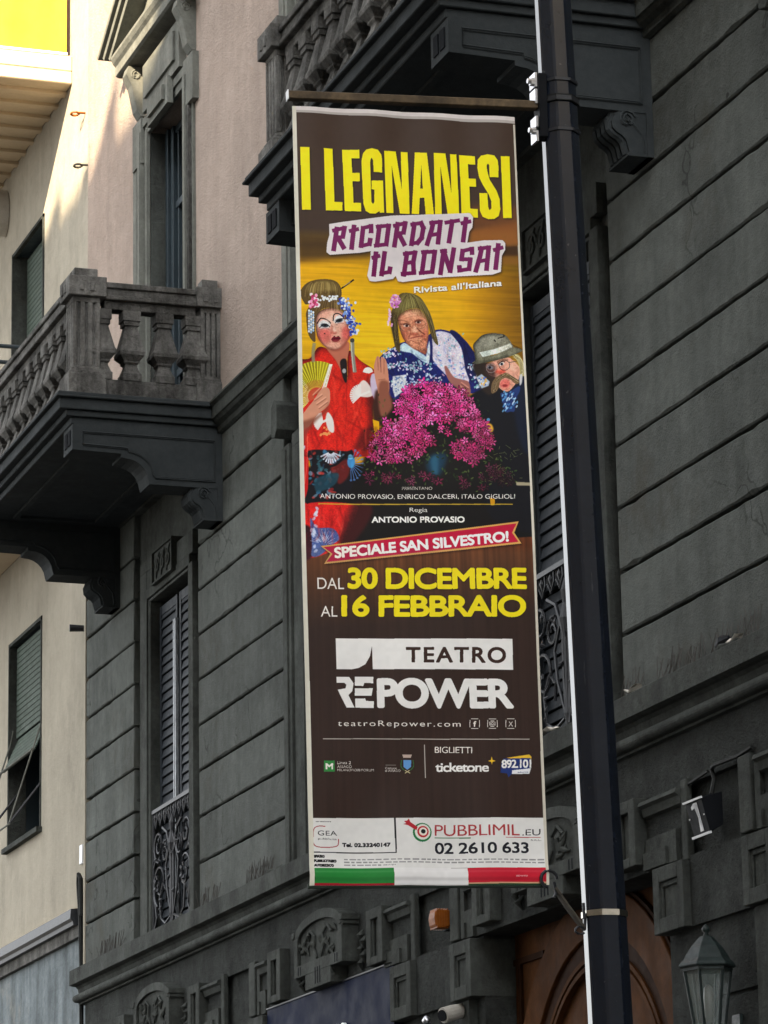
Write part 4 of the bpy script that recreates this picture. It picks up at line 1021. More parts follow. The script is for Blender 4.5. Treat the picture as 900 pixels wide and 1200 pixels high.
    for k in range(46):
        line(B([(100+rng.rand()*60,330+rng.rand()*60),(110+rng.rand()*50,520),(130+rng.rand()*50,700)]),.35,[(40,32,18),(128,116,72)][k%2],.5,0,True,True)
        line(B([(500+rng.rand()*40,300+rng.rand()*80),(545+rng.rand()*40,480),(590+rng.rand()*40,670)]),.35,[(50,40,24),(140,128,84)][k%2],.5,0,True,True)
    KB=[(60,470),(75,425),(130,385),(195,350),(300,330),(370,285),(450,298),(530,350),(572,430),(600,520),(560,620),(400,600),(200,650),(150,680),(100,620)]
    grit(D(KB),.05,.14); folds(D,70,590,340,640,70,(14,16,50),(110,120,190),1.3,60,1.2,.4,KB)
    # its raised hand
    S2=(190,134,112)
    poly(D([(40,640),(60,600),(140,650),(160,740),(130,790),(50,780),(30,700)]),(70,44,36),1,4)
    poly(D([(48,440),(58,425),(70,440),(72,500),(75,435),(90,432),(105,455),(115,520),(120,600),(100,640),(70,650),(58,600),(45,540),(38,490)]),S2)
    poly(D([(70,560),(115,560),(120,610),(135,700),(80,740),(62,650)]),(136,90,74),1,3)
    for P in ([(58,430),(62,500)],[(74,440),(76,510)],[(92,440),(92,520)],[(60,550),(100,545)]): line(D(P),.8,(140,92,76),.8,1,False)
    # its other hand, pointing
    poly(D([(412,480),(425,478),(460,530),(500,545),(540,560),(550,620),(530,635),(490,600),(450,570),(425,530)]),(150,104,98),1,1)
    for P in ([(500,560),(540,590)],[(490,575),(530,612)],[(480,590),(520,630)]): line(D(P),1.8,(196,140,124),.9,1,False); line(D([(x,y+8) for x,y in P]),.8,(90,56,50),.8,1,False)
    # ---- third figure
    F3=zc(540,370,10.)
    poly([(548,470),(560,455),(600,440),(622,440),(640,560),(640,620),(580,610),(560,560),(545,520)],(20,22,30),1,3)
    poly([(600,455),(612,438),(624,470),(628,530),(610,520)],(20,34,58),.8,6)
    poly(F3([(150,540),(330,520),(420,700),(390,860),(330,900),(240,820),(200,700)]),(52,42,36),1,4)
    poly(F3([(190,690),(250,650),(345,740),(330,790),(250,820)]),(160,176,196),1,1,False)
    for k in range(22): ell(F3([(210+rng.rand()*110,690+rng.rand()*90)])[0],1.2,.8,[(70,90,160),(214,214,220),(226,170,60)][rng.randint(3)],.9,0,rng.rand()*3)
    poly(F3([(590,420),(690,440),(750,590),(758,670),(700,685),(640,640),(680,560),(640,470)]),(164,156,106),1,1)
    line(F3([(640,430),(720,500),(745,640)]),.9,(206,200,160),.8,0); line(F3([(620,430),(690,500),(725,640)]),.9,(100,92,60),.8,0)
    poly(F3([(300,560),(340,520),(450,482),(560,462),(605,490),(665,545),(692,600),(682,710),(620,800),(560,858),(500,850),(445,800),(420,700),(340,660)]),(200,146,128))
    poly(F3([(290,560),(340,520),(400,560),(410,700),(350,690),(300,640)]),(70,52,50),.85,5)
    ell(F3([(620,560)])[0],5,7,(222,172,152),.7,5); ell(F3([(470,625)])[0],6,3.2,(196,84,70),.9,3); ell(F3([(455,600)])[0],2,2,(226,140,120),.8,2)
    ell(F3([(480,535)])[0],3.4,2,(214,208,204),1,0,-.3); ell(F3([(484,537)])[0],1.6,1.6,(30,40,56)); line(F3([(440,540),(480,510),(525,510)]),1.2,(80,50,44),1,0)
    line(F3([(430,520),(480,490),(560,490)]),1.6,(110,84,66),.8,1)
    ell(F3([(350,575)])[0],4,2.2,(130,134,144),.9,2,.2); ell(F3([(345,575)])[0],1.6,1.6,(24,30,42))
    line(F3(list(zip(515+62*np.cos(t),552+58*np.sin(t)))),.6,(54,44,44),1,0); line(F3(list(zip(360+55*np.cos(t),585+50*np.sin(t)))),.6,(150,150,150),.7,0); line(F3([(570,520),(660,505)]),.7,(50,42,40),1,0,False)
    ell(F3([(520,770)])[0],6,5.5,(206,112,104),1,2); ell(F3([(520,790)])[0],3,1.5,(130,50,50),1,1); ell(F3([(530,830)])[0],4,2,(206,130,112),.8,2)
    poly(F3([(360,860),(370,760),(420,690),(500,648),(540,642),(620,690),(692,745),(650,775),(580,720),(520,700),(470,735),(440,830),(385,880)]),(112,94,70))
    for k in range(16):
        s=rng.rand(); line(F3([(540-s*60,650+s*20),(430-s*30,720+s*30),(380+s*30,850)]),.6,(160,142,110) if k%2 else (70,56,42),.7,0)
        line(F3([(540+s*20,650+s*20),(600+s*10,690+s*30),(680-s*20,750)]),.5,(160,142,110) if k%2 else (70,56,42),.7,0)
    poly(F3([(470,880),(560,870),(680,800),(690,860),(640,960),(630,1090),(580,1100),(520,1100),(490,980)]),(40,64,112),1,1)
    for k in range(60):
        q=(490+rng.rand()*170,860+rng.rand()*230); ell(F3([q])[0],.9,1.8,[(120,170,214),(190,214,232),(30,50,100),(80,130,180)][rng.randint(4)],.8,0,rng.rand()*.8)
    poly(F3([(690,680),(722,660),(715,760),(690,790)]),(186,186,186),1,1)
    poly(F3([(135,522),(175,490),(165,400),(230,430),(400,430),(600,345),(725,378),(660,415),(560,455),(420,492),(300,515),(200,532)]),(112,112,96))
    poly(F3([(150,320),(165,300),(200,250),(262,196),(350,176),(450,180),(520,194),(562,240),(600,300),(612,345),(500,392),(300,445),(190,455),(168,380)]),(122,122,108))
    poly(F3([(180,330),(280,230),(420,210),(500,230),(420,300),(250,350)]),(150,150,138),.6,8); poly(F3([(160,500),(400,470),(560,430),(540,460),(320,512)]),(70,70,58),.6,4)
    poly(F3([(225,398),(400,360),(588,296),(606,338),(440,412),(262,452)]),(196,208,200),1,0,False); poly(F3([(430,350),(588,296),(606,338),(450,405)]),(206,200,180),.6,4,False)
    line(F3([(395,250),(415,275)]),1.6,(50,48,42),1,0,False); line(F3([(440,235),(510,215),(500,190)]),1.4,(56,52,44),1,0)
    F3P=[(300,560),(340,520),(450,482),(560,462),(605,490),(665,545),(692,600),(682,710),(620,800),(560,858),(500,850),(445,800),(420,700),(340,660)]
    grit(F3(F3P),.045,.12); HT=[(150,320),(200,250),(262,196),(350,176),(450,180),(520,194),(562,240),(600,300),(725,378),(560,455),(420,492),(200,532),(135,522),(175,490)]
    form(F3(HT),.45,8,4,3); grit(F3(HT),.06,.2)
    for k in range(34):
        q=(440+rng.rand()*230,500+rng.rand()*260); a=rng.rand()*3; line(F3([q,(q[0]+22*math.cos(a),q[1]+22*math.sin(a))]),.5,(126,76,64) if k%2 else (226,178,156),.4,1,False)
    for k in range(60):
        s=rng.rand(); line(F3([(520+(s-.5)*60,650+rng.rand()*30),(440-s*60+rng.rand()*20,720+s*40),(370+s*60,850+rng.rand()*20)]),.35,[(170,150,116),(56,44,32)][k%2],.6,0,True,True)
        line(F3([(540+s*30,652+rng.rand()*20),(620+s*20,700+rng.rand()*20),(690-s*10,750)]),.35,[(170,150,116),(56,44,32)][k%2],.6,0,True,True)
        line(F3([(600+rng.rand()*70,430+rng.rand()*30),(690+rng.rand()*30,520),(700+rng.rand()*50,660)]),.35,[(212,204,160),(96,86,56)][k%2],.6,0,True,True)
    # ---- the azalea in front
    G=zc(420,430,4.5)
    poly(G([(60,470),(110,330),(190,200),(260,110),(450,80),(570,130),(640,260),(720,420),(760,560),(650,600),(300,620),(60,590),(20,520)]),(26,24,22),1,7)
    poly(G([(360,480),(400,440),(470,450),(430,560),(370,540)]),(30,90,124),.6,8); poly(G([(385,470),(420,455),(420,550),(395,540)]),(80,140,166),.4,5)
    poly(G([(78,262),(112,272),(112,365),(92,365)]),(214,160,20),1,0,False); poly(G([(84,300),(104,300),(100,366),(92,366)]),(120,80,20),.6,3,False)
    poly(G([(672,290),(700,288),(712,318),(695,335)]),(206,160,60),1,2); ell(G([(686,266)])[0],2,2,(96,150,190),.9)
    poly(G([(690,680),(716,688),(716,720),(695,720)]),(190,140,24),1,0,False)
    for k in range(420):
        q=(30+rng.rand()*800,130+rng.rand()*480)
        if q[0]>640 and q[1]<430: continue
        if q[1]<300 and abs(q[0]-400)>300: continue
        cc=[(44,62,30),(70,92,46),(30,44,24),(92,104,60)][rng.randint(4)]
        ell(G([q])[0],1.9,.9,cc,.8 if q[1]>380 else .5,0,rng.rand()*3)
    reg=[([(185,200),(250,100),(340,58),(450,70),(560,105),(605,170),(640,240),(610,270),(540,240),(500,270),(420,262),(360,280),(300,300),(240,260)],150),
         ([(130,300),(140,260),(250,270),(390,330),(400,390),(330,440),(260,490),(110,485),(40,440),(90,350)],100),
         ([(530,270),(630,240),(700,330),(735,400),(700,420),(660,400),(600,350),(540,320)],42),
         ([(480,400),(560,370),(660,420),(660,470),(600,500),(540,470),(490,440)],34),
         ([(600,560),(680,520),(740,500),(820,590),(780,620),(720,590),(640,590)],22),
         ([(30,560),(60,530),(220,560),(220,600),(60,600)],9),([(330,550),(430,570),(430,600),(330,590)],5),
         ([(535,560),(570,540),(580,610),(545,630)],4),([(640,610),(680,620),(670,670),(645,660)],2),([(420,290),(470,290),(480,350),(430,330)],4),([(240,570),(300,570),(300,600),(240,600)],3)]
    for P,n in reg:
        xs=[p[0] for p in P]; ys=[p[1] for p in P]; done=0; pts=[]; tries=0
        while done<n and tries<9000:
            tries+=1
            q=(min(xs)+rng.rand()*(max(xs)-min(xs)),min(ys)+rng.rand()*(max(ys)-min(ys)))
            if not inside(q,P) or any((q[0]-a)**2+(q[1]-b)**2<(13 if tries<5000 else 9)**2 for a,b in pts): continue
            pts.append(q); done+=1
        for q in pts:
            dim=(1.12-.30*(q[1]>520)-.30*np.clip((q[0]-420)/400,0,1)-.35*np.clip((q[1]-200)/400,0,1))*(.62+.5*rng.rand())
            hue=[(206,62,128),(192,48,112),(226,100,160),(172,46,112)][rng.randint(4)]
            a0=rng.rand()*6.28; s=17+rng.rand()*15; sq=.72+.28*rng.rand(); ra=rng.rand()*3
            def pos(r,a):
                x=r*math.cos(a); y=r*math.sin(a)*sq; return (q[0]+x*math.cos(ra)-y*math.sin(ra),q[1]+x*math.sin(ra)+y*math.cos(ra))
            for k in range(5):
                a=a0+k*1.2566
                col=np.array(hue)*dim*(.70+.45*rng.rand())
                poly(G([pos(2,a),pos(s*.55,a-.42),pos(s*.85,a-.2),pos(s,a),pos(s*.85,a+.2),pos(s*.55,a+.42)]),col,1,0,False)
                line(G([pos(3,a),pos(s*.7,a)]),.55,np.minimum(np.array(hue)*dim*1.25+34,255),.8,0,False)
            ell(G([q])[0],.9,.9,np.array((110,20,66))*dim,.9)
            if rng.rand()<.5: ell(G([(q[0]+rng.randn()*18,q[1]+rng.randn()*18)])[0],1.5,.6,[(40,58,28),(20,22,16),(84,100,56)][rng.randint(3)],.9,0,rng.rand()*3)
    # foreground twigs at the right
    for k in range(30):
        q=(700+rng.rand()*150,420+rng.rand()*180); line(G([q,(q[0]+rng.randn()*16,q[1]-rng.rand()*22)]),.5,(120,128,84),.7,0,False)
    poly([(604,563),(625,564),(625,568),(604,567)],(190,180,150),.8,1,False)
    # ---- lettering: title
    Y=(240,222,22); T1=zc(340,160,6.43); T2=zc(470,160,6.43)
    def glyph(zf,P,holes=()):
        pc=[tocan(zf(P))]+[tocan(zf(h)) for h in holes]
        put([p+np.array([2.5,3.5]) for p in pc],(24,18,14),.7,3); return pc
    gl=[glyph(T1,[(75,78),(143,80),(155,547),(87,547)]),
        glyph(T1,[(252,85),(320,88),(332,487),(392,490),(392,553),(267,552)]),
        glyph(T1,[(392,95),(520,97),(522,162),(462,160),(467,270),(523,270),(525,333),(470,333),(475,495),(532,495),(533,560),(410,557)]),
        glyph(T1,[(692,268),(628,263),(624,178),(612,158),(602,178),(610,488),(622,505),(633,488),(632,395),(612,393),(612,328),(698,328),(705,570),(674,570),(670,558),(640,577),(600,576),(566,556),(550,500),(536,180),(548,125),(572,97),(615,88),(660,100),(686,135),(692,170)]),
        glyph(T1,[(707,105),(797,107),(841,400),(835,110),(887,112),(898,577),(825,575),(765,215),(777,572),(722,570)]),
        glyph(T2,[(105,115),(193,120),(248,590),(185,590),(173,457),(140,457),(133,580),(78,577)],[[(152,200),(143,388),(162,388)]]),
        glyph(T2,[(243,122),(332,127),(380,430),(367,130),(417,132),(440,600),(355,600),(295,230),(308,600),(257,600)]),
        glyph(T2,[(437,135),(558,143),(560,207),(505,203),(510,310),(565,312),(567,373),(515,370),(523,533),(580,537),(583,600),(458,595)]),
        glyph(T2,[(733,303),(668,300),(664,215),(655,200),(645,212),(648,250),(668,320),(720,400),(744,460),(750,540),(738,588),(705,609),(660,611),(617,594),(596,550),(590,418),(652,418),(658,520),(668,545),(683,530),(682,480),(660,425),(618,360),(588,300),(575,230),(578,170),(602,140),(650,131),(700,141),(727,178),(733,230)]),
        glyph(T2,[(750,147),(817,148),(837,603),(772,603)])]
    for g_ in gl: put(g_,Y)
    # show title on its white cut-out
    Rz=zc(370,240,3.75)
    out=[(57,82),(120,72),(330,45),(560,36),(678,30),(693,48),(690,92),(676,112),(668,158),(740,148),(822,147),(835,160),(834,190),(820,215),(816,285),(780,297),(520,310),(385,331),(362,328),(352,305),(340,318),(262,331),(236,329),(225,306),(238,235),(240,200),(190,208),(60,217),(45,205),(48,165),(58,130)]
    put([tocan(Rz(out))+np.array([3,5])],(20,14,12),.6,4); put([tocan(Rz(out))],(214,208,210))
    PU=(112,30,86)
    GL={'R':[[(.16,-.02),(.24,1)],[(0,.93),(.86,1.0),(.8,.56),(.3,.5)],[(.42,.52),(.95,.0)]],
        'I':[[(.35,0),(.5,1.05)],[(.05,.86),(1.,.9)]],'C':[[(.95,.72),(.9,.98),(.15,.93),(.1,.06),(.9,.1),(.93,.3)]],
        'O':[[(.12,.05),(.16,.96),(.92,.95),(.88,.05),(.0,.04)],[(0,.96),(.3,.97)]],'D':[[(.14,.0),(.2,.97)],[(0,.95),(.72,.98),(.95,.72),(.9,.25),(.62,.03),(.1,.04)]],
        'A':[[(.0,-.02),(.22,.62),(.3,.97),(.86,.97),(.86,-.02)],[(.15,.38),(.86,.4)],[(.1,.97),(.4,.97)]],'T':[[(0,.93),(1,.95)],[(.5,.95),(.42,0)]],
        'L':[[(.12,.0),(.24,1.)],[(.05,.05),(.92,.08),(.95,.25)]],'B':[[(.14,.0),(.2,.97)],[(0,.95),(.85,.97),(.78,.55),(.2,.52)],[(.78,.52),(.92,.05),(0,.04)]],
        'N':[[(.1,-.02),(.16,.97),(.78,.08)],[(.82,.03),(.9,1.0)],[(0,.97),(.3,.97)]],'S':[[(.95,.78),(.9,.97),(.18,.93),(.16,.55),(.86,.5),(.84,.06),(.1,.04),(.05,.2)]]}
    for ch,x0,x1,yb0,yt0,yb1,yt1 in (('R',66,132,198,96,190,90),('I',143,182,193,92,190,88),('C',190,246,190,86,184,80),('O',258,324,186,82,180,75),('R',334,400,180,74,174,68),('D',410,478,174,70,168,64),('A',488,556,170,64,162,58),('T',562,628,162,58,156,50),('I',636,678,156,54,152,50),
                        ('I',244,276,308,208,306,204),('L',282,334,306,200,302,198),('B',378,446,306,196,302,190),('O',458,530,302,188,296,184),('N',542,614,296,184,290,178),('S',626,694,290,180,284,172),('A',704,770,284,172,276,166),('I',780,820,276,168,272,162)):
        for st in GL[ch]:
            P=[]
            for s,t_ in st:
                yb=yb0+(yb1-yb0)*s; yt=yt0+(yt1-yt0)*s
                P.append((x0+(x1-x0)*(s*.82+.04)+t_*(x1-x0)*.14,yb+(yt-yb)*(t_*.86+.06)))
            for a,b in zip(P[:-1],P[1:]):
                d=np.array(b)-np.array(a); L_=np.hypot(*d); d=d/L_
                w=21 if abs(d[1])>abs(d[0]) else 17
                line(Rz([tuple(np.array(a)-d*w*.42),tuple(np.array(b)+d*w*.42)]),w/3.75,PU,1,0,False)
    Q=Rz([(434,378),(820,346),(820,318),(434,350)])
    text("Rivista all'Italiana",Q,(20,14,8),.03,1.0,.8,2,shift=(.8,1.4)); text("Rivista all'Italiana",Q,(232,228,214),.028)
    # ---- credits
    W=(226,222,216)
    K=zc(340,480,3.)
    text("PRESENTANO",K([(395,272),(500,273),(500,262),(395,261)]),(190,186,178),.0)
    text("ANTONIO PROVASIO, ENRICO DALCERI, ITALO GIGLIOLI",K([(106,302),(788,308),(788,291),(106,284)]),W,.022)
    put([tocan(K([(100,319),(780,326),(780,329),(100,323)]))],(190,160,60),.9)
    text("Regia",K([(420,351),(483,352),(483,336),(420,335)]),W,.02); text("ANTONIO PROVASIO",K([(288,388),(612,390),(612,368),(288,366)]),W,.035)
    # ribbon
    rib=[(108,470),(800,388),(785,428),(810,466),(120,534),(142,498)]
    put([tocan(K(rib))+np.array([3,4])],(20,10,8),.6,4); put([tocan(K(rib))],(196,150,90)); put([tocan(K([(118,474),(793,395),(777,428),(800,460),(128,527),(150,498)]))],(172,26,66))
    text("SPECIALE SAN SILVESTRO!",K([(158,514),(766,458),(764,420),(155,474)]),(240,234,226),.045,.97)
    # dates
    L=zc(350,600,3.)
    for s_,q,b in (("30 DICEMBRE",[(172,262),(800,266),(798,188),(172,184)],.05),("16 FEBBRAIO",[(150,360),(797,364),(797,284),(150,281)],.05)):
        text(s_,L(q),(22,14,10),b,.93,.8,4,shift=(.7,1.6)); text(s_,L(q),(232,214,24),b,.93)
    text("DAL",L([(66,262),(160,264),(160,222),(66,220)]),W,0.); text("AL",L([(78,360),(136,361),(136,322),(78,321)]),W,0.)
    # theatre mark
    N=zc(380,735,3.75); WH=(226,226,224); DK=(54,36,30)
    put([tocan(N([(50,41),(824,45),(829,180),(53,177)]))],WH)
    put([tocan(N([(209,75),(212,179),(110,180),(150,172),(180,155),(200,120)]))],DK)
    text("TEATRO",N([(357,149),(797,151),(797,78),(357,76)]),DK,.04,1.17)
    text("POWER",N([(231,350),(834,350),(825,214),(229,211)]),WH,.055,.9)
    for P in ([(53,211),(108,211),(128,240),(122,275),(105,292),(132,348),(97,348),(68,290),(58,268),(92,262),(96,246),(88,238),(53,238)],
              [(133,210),(214,211),(214,240),(175,238),(170,252),(133,250)],[(133,262),(212,262),(206,296),(133,295)],[(135,308),(178,307),(182,318),(216,320),(216,350),(135,348)]):
        put([tocan(N(P))],WH)
    text("teatroRepower.com",N([(58,429),(600,431),(600,405),(58,403)]),W,.01,1.22)
    def rrect(c,w,h,r,col,lw):
        for a,b in (((-1,-1),(1,-1)),((1,-1),(1,1)),((1,1),(-1,1)),((-1,1),(-1,-1))):
            line(N([(c[0]+a[0]*(w-(r if a[0]!=b[0] else 0)),c[1]+a[1]*(h-(r if a[1]!=b[1] else 0))),(c[0]+b[0]*(w-(r if a[0]!=b[0] else 0)),c[1]+b[1]*(h-(r if a[1]!=b[1] else 0)))]),lw,col,1,0,False)
    for cx in (661,739,819): rrect((cx,417),21,21,5,W,.7)
    text("f",N([(655,431),(668,431),(668,405),(655,405)]),W,.05); text("X",N([(810,429),(829,429),(829,407),(810,407)]),W,.0)
    rrect((739,417),11,11,3,W,.9); tt=np.linspace(0,2*np.pi,14); line(N(list(zip(739+5*np.cos(tt),417+5*np.sin(tt)))),.7,W,1,0)
    # sponsors
    V=zc(350,830,3.)
    put([tocan(V([(84,102),(812,102),(812,105),(84,105)]))],(180,174,166)); put([tocan(V([(441,123),(444,123),(448,241),(445,241)]))],(180,174,166))
    put([tocan(V([(88,181),(125,180),(126,219),(88,220)]))],(48,128,62)); text("M",V([(94,211),(120,211),(120,189),(94,189)]),W,.05)
    text("Linea 2",V([(135,193),(183,193),(183,182),(135,182)]),W,.03); text("ASSAGO",V([(135,206),(186,206),(186,197),(135,197)]),W,0); text("MILANOFIORI FORUM",V([(135,218),(264,218),(264,209),(135,209)]),W,0)
    text("Comune",V([(304,210),(344,210),(344,202),(304,202)]),W,.02); text("di ASSAGO",V([(304,219),(358,219),(358,211),(304,211)]),W,.02)
    put([tocan(V([(305,195),(342,195),(342,197),(305,197)]))],(130,124,118))
    poly(V([(368,178),(396,178),(395,202),(382,212),(369,202)]),(96,150,206),1,0,False); poly(V([(364,158),(398,158),(394,170),(368,170)]),(190,170,160),1,0,False)
    line(V([(362,178),(360,200),(372,214)]),.9,(50,110,60),1,0); line(V([(402,178),(404,200),(392,214)]),.9,(50,110,60),1,0); line(V([(374,214),(392,224)]),.8,(206,196,150),1,0,False); line(V([(390,214),(374,224)]),.8,(206,196,150),1,0,False)
    U=zc(490,860,6.)
    text("BIGLIETTI",U([(118,124),(380,126),(380,80),(118,78)]),W,0.,.95); text("ticketone",U([(122,258),(497,258),(497,190),(122,190)]),WH,.03,.9)
    put([tocan(U([(517,148),(523,174),(545,182),(523,188),(519,208),(512,188),(492,182),(512,174)]))],(232,186,40))
    poly(U([(620,160),(780,135),(797,150),(794,180),(700,170)]),(222,180,50),1,0,False)
    poly(U([(585,200),(600,165),(790,160),(798,200),(780,265),(660,272),(635,298),(625,270),(578,265)]),(30,50,110),1,0,False)
    poly(U([(660,248),(795,232),(782,272),(660,274)]),(220,222,226),1,0,False); text("ticketone",U([(700,266),(775,264),(775,254),(700,256)]),(30,40,90),.02)
    text("892.101",U([(588,232),(795,228),(795,168),(588,172)]),(24,30,60),.075,.9); text("892.101",U([(588,232),(795,228),(795,168),(588,172)]),WH,.02,.9)
    # ---- bottom strip: agency boxes and tricolour hem
    X=zc(355,950,6.); Xr=zc(460,950,4.737)
    PA=(214,214,212)
    put([tocan(V([(37,384),(876,381),(880,560),(40,562)]))],PA)
    fr=(26,26,30); put([tocan(X([(640,45),(652,45),(658,297),(648,297)]))],fr); put([tocan(X([(48,288),(658,290),(658,297),(48,296)]))],fr)
    text("concessionaria",X([(88,77),(198,77),(198,68),(88,68)]),(60,60,60),0)
    line(X([(155,108),(110,106),(76,124),(70,180),(74,235),(110,255),(190,256),(240,245),(250,220),(250,195)]),1.0,(150,40,44),1,0)
    text("GEA",X([(102,172),(240,172),(236,138),(102,136)]),(34,34,38),0.,1.05); text("pubblicita",X([(104,202),(236,204),(236,190),(104,188)]),(60,60,64),.0)
    text("Tel. 02.33240147",X([(278,250),(614,250),(614,222),(278,222)]),(30,30,34),.04)
    for i,s_ in enumerate(("SPAZIO","PUBBLICITARIO","AUTORIZZATO")):
        text(s_,X([(76,330+i*32),((150,235,216)[i],331+i*32),((150,235,216)[i],311+i*32),(76,310+i*32)]),(24,24,26),.09)
    for r in range(3):
        x=290; 
        while x<(1690 if r<2 else 560):
            w=22+rng.rand()*26; put([tocan(X([(x,336+r*20),(x+w,336+r*20),(x+w,345+r*20),(x,345+r*20)]))],(110,110,112),.75,0); x+=w+8+rng.rand()*8
    text("ANNO 2024",X([(563,385),(650,385),(650,375),(563,375)]),(40,40,44),.04)
    for c,r,cc in (((150,115),46,(30,110,60)),((152,112),38,(214,214,206)),((154,111),28,(176,36,44)),((155,110),20,(222,216,206)),((156,109),11,(24,30,28))):
        tt2=np.linspace(0,2*np.pi,24,endpoint=False); ct=(c[0]+14,c[1]+3)
        put([tocan(Xr(list(zip(ct[0]+r*1.16*np.cos(tt2),ct[1]+r*1.16*np.sin(tt2)))))],cc)
    put([tocan(Xr([(58,72),(75,66),(62,55),(80,52),(90,40),(97,60),(138,88),(132,105),(122,102),(84,78)]))],(168,34,44))
    text("PUBBLIMIL",Xr([(234,137),(708,134),(706,68),(234,72)]),(160,52,56),.012,.95); text(".EU",Xr([(722,133),(824,131),(824,95),(722,98)]),(40,40,44),0)
    put([tocan(Xr([(234,145),(434,145),(434,151),(234,151)]))],(60,110,70)); put([tocan(Xr([(628,143),(824,141),(824,145),(628,147)]))],(160,52,56)); text("S.R.L.",Xr([(770,163),(828,162),(828,153),(770,154)]),(60,60,64),0)
    text("02 2610 633",Xr([(236,238),(760,232),(758,168),(234,172)]),(26,28,36),.035,.95)
    for x in range(0,880,9):
        if x>0: put([tocan(Xr([(x-108,319-x*.002),(x-103,319-x*.002),(x-103,322),(x-108,322)]))],(120,120,120),.7)
    hem=[((40,562),(333,561),(336,617),(44,618),(34,124,52)),((333,561),(594,561),(598,620),(336,621),(222,222,222)),((594,561),(882,558),(884,612),(598,614),(188,28,48))]
    for a,b,c_,d,cc in hem: put([tocan(V([a,b,c_,d]))],cc)
    put([tocan(V([(44,616),(336,615),(336,626),(44,627)]))],(150,30,44)); put([tocan(V([(336,618),(600,618),(600,626),(336,626)]))],(206,206,206)); put([tocan(V([(598,612),(884,609),(884,617),(598,619)]))],(196,150,120)); put([tocan(V([(598,617),(884,615),(884,626),(598,626)]))],(24,66,40))
    put([tocan(V([(45,600),(40,618),(60,600),(48,585)]))],(20,74,32),.7,2)
    text("LEONARDO",V([(764,592),(805,592),(805,586),(764,586)]),(230,220,220),.03)
    put([tocan(V([(40,572),(880,569),(880,575),(40,578)]))],(255,255,255),.10,2); put([tocan(V([(40,596),(880,593),(880,604),(40,607)]))],(0,0,0),.12,3)
    # white margins along top and both sides; the left paints the hem's edge highlight
    e=np.array([[0,0],[PW,0],[PW,15],[0,15]],float)
    put([e+np.array([0,0])],(206,200,198)); put([np.array([[0,15],[PW,15],[PW,26],[0,24]],float)],(170,164,160),1)
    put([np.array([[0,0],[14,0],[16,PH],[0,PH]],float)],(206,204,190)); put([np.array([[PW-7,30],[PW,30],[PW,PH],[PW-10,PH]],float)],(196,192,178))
    fw=(np.clip((yy-.20)/.02,0,1)*np.clip((.585-yy)/.01,0,1))[...,None]*np.ones((1,PW,1)); q_=np.clip(C/255.,0,1); q_=np.clip(q_+.32*q_*(1-q_)*(2*q_-.86)*1.6,0,1)*255.
    C[:]=C*(1-fw)+q_*fw
    C[:]=C*(.985+.03*stretch(60,200)[...,None])*(.97+.06*stretch(5,12)[...,None])
    return np.clip(C,0,255)/255.
# ------------------------------------------------------------------ street pole
PT=Vector((-12.37,5.0366,6.6226)); PB=Vector((-12.20,5.0502,3.2817)); PD=(PT-PB)/(PT.z-PB.z)
def pax(z): return PB+PD*(z-PB.z)
def prad(z): return .0796+(.0717-.0796)*(z-3.28)/3.34
POLE=thing('street_pole','tall tapering black octagonal steel pole standing on the pavement beside the theatre banner','pole',tuple(pax(.13)))
m_=MB(); v=[]; zs=[.13,1.2,1.25,3.3,6.6,9.5]
for z in zs:
    c=pax(z); r=prad(z)*(1.35 if z<1.22 else 1.)/math.cos(math.pi/8)*.98
    v+=[(c.x+r*math.cos(math.pi/4*k+.30),c.y+r*math.sin(math.pi/4*k+.30),z) for k in range(8)]
f=[]
for i in range(len(zs)-1):
    for k in range(8): f.append((i*8+k,i*8+(k+1)%8,(i+1)*8+(k+1)%8,(i+1)*8+k))
f+=[tuple(range(8))[::-1],tuple(range(len(zs)*8-8,len(zs)*8))]
m_.add(v,f); sh=m_.build('pole_shaft',M_pole,POLE,bevel=.006)
def hoop(z,h,grow,m,name,parent):
    q=MB(); c=pax(z); v=[]
    for zz,g in ((z-h/2,0),(z-h/2,grow),(z+h/2,grow),(z+h/2,0)):
        r=(prad(z)+g)/math.cos(math.pi/8)*.985; v+=[(c.x+r*math.cos(math.pi/4*k+.30),c.y+r*math.sin(math.pi/4*k+.30),zz) for k in range(8)]
    f=[]
    for i in range(3):
        for k in range(8): f.append((i*8+k,i*8+(k+1)%8,(i+1)*8+(k+1)%8,(i+1)*8+k))
    q.add(v,f); return q.build(name,m,parent)
MB().lathe([(.20,.131),(.20,.16),(.15,.19),(.14,.45),(.12,.50)],16,(pax(.2).x,pax(.2).y)).build('pole_base',M_pole,POLE)
# ------------------------------------------------------------------ banner with its arm
TL=Vector((-12.45,3.9418,6.5577)); TR=Vector((-12.37,4.8452,6.5762)); BR=Vector((-12.22,4.8388,3.4808)); BL=Vector((-12.30,3.9245,3.4611))
BAN=thing('theatre_banner','large vertical brown and yellow theatre banner hung from a square arm on the black pole','banner',tuple((BL+BR)/2))
pm=bpy.data.materials.new('printed_banner_cloth'); pm.use_nodes=True; t=pm.node_tree; bs=t.nodes['Principled BSDF']; bs.inputs['Roughness'].default_value=.45; bs.inputs['Specular IOR Level'].default_value=.10
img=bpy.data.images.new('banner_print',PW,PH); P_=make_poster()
disp=np.where(P_<=.04045,P_/12.92,((P_+.055)/1.055)**2.4)/BANK; disp=np.clip(disp,0,.93)
enc=np.where(disp<=.0031308,disp*12.92,1.055*disp**(1/2.4)-.055)
rgba=np.ones((PH,PW,4),np.float32); rgba[...,:3]=enc[::-1]; img.pixels.foreach_set(rgba.ravel()); img.pack()
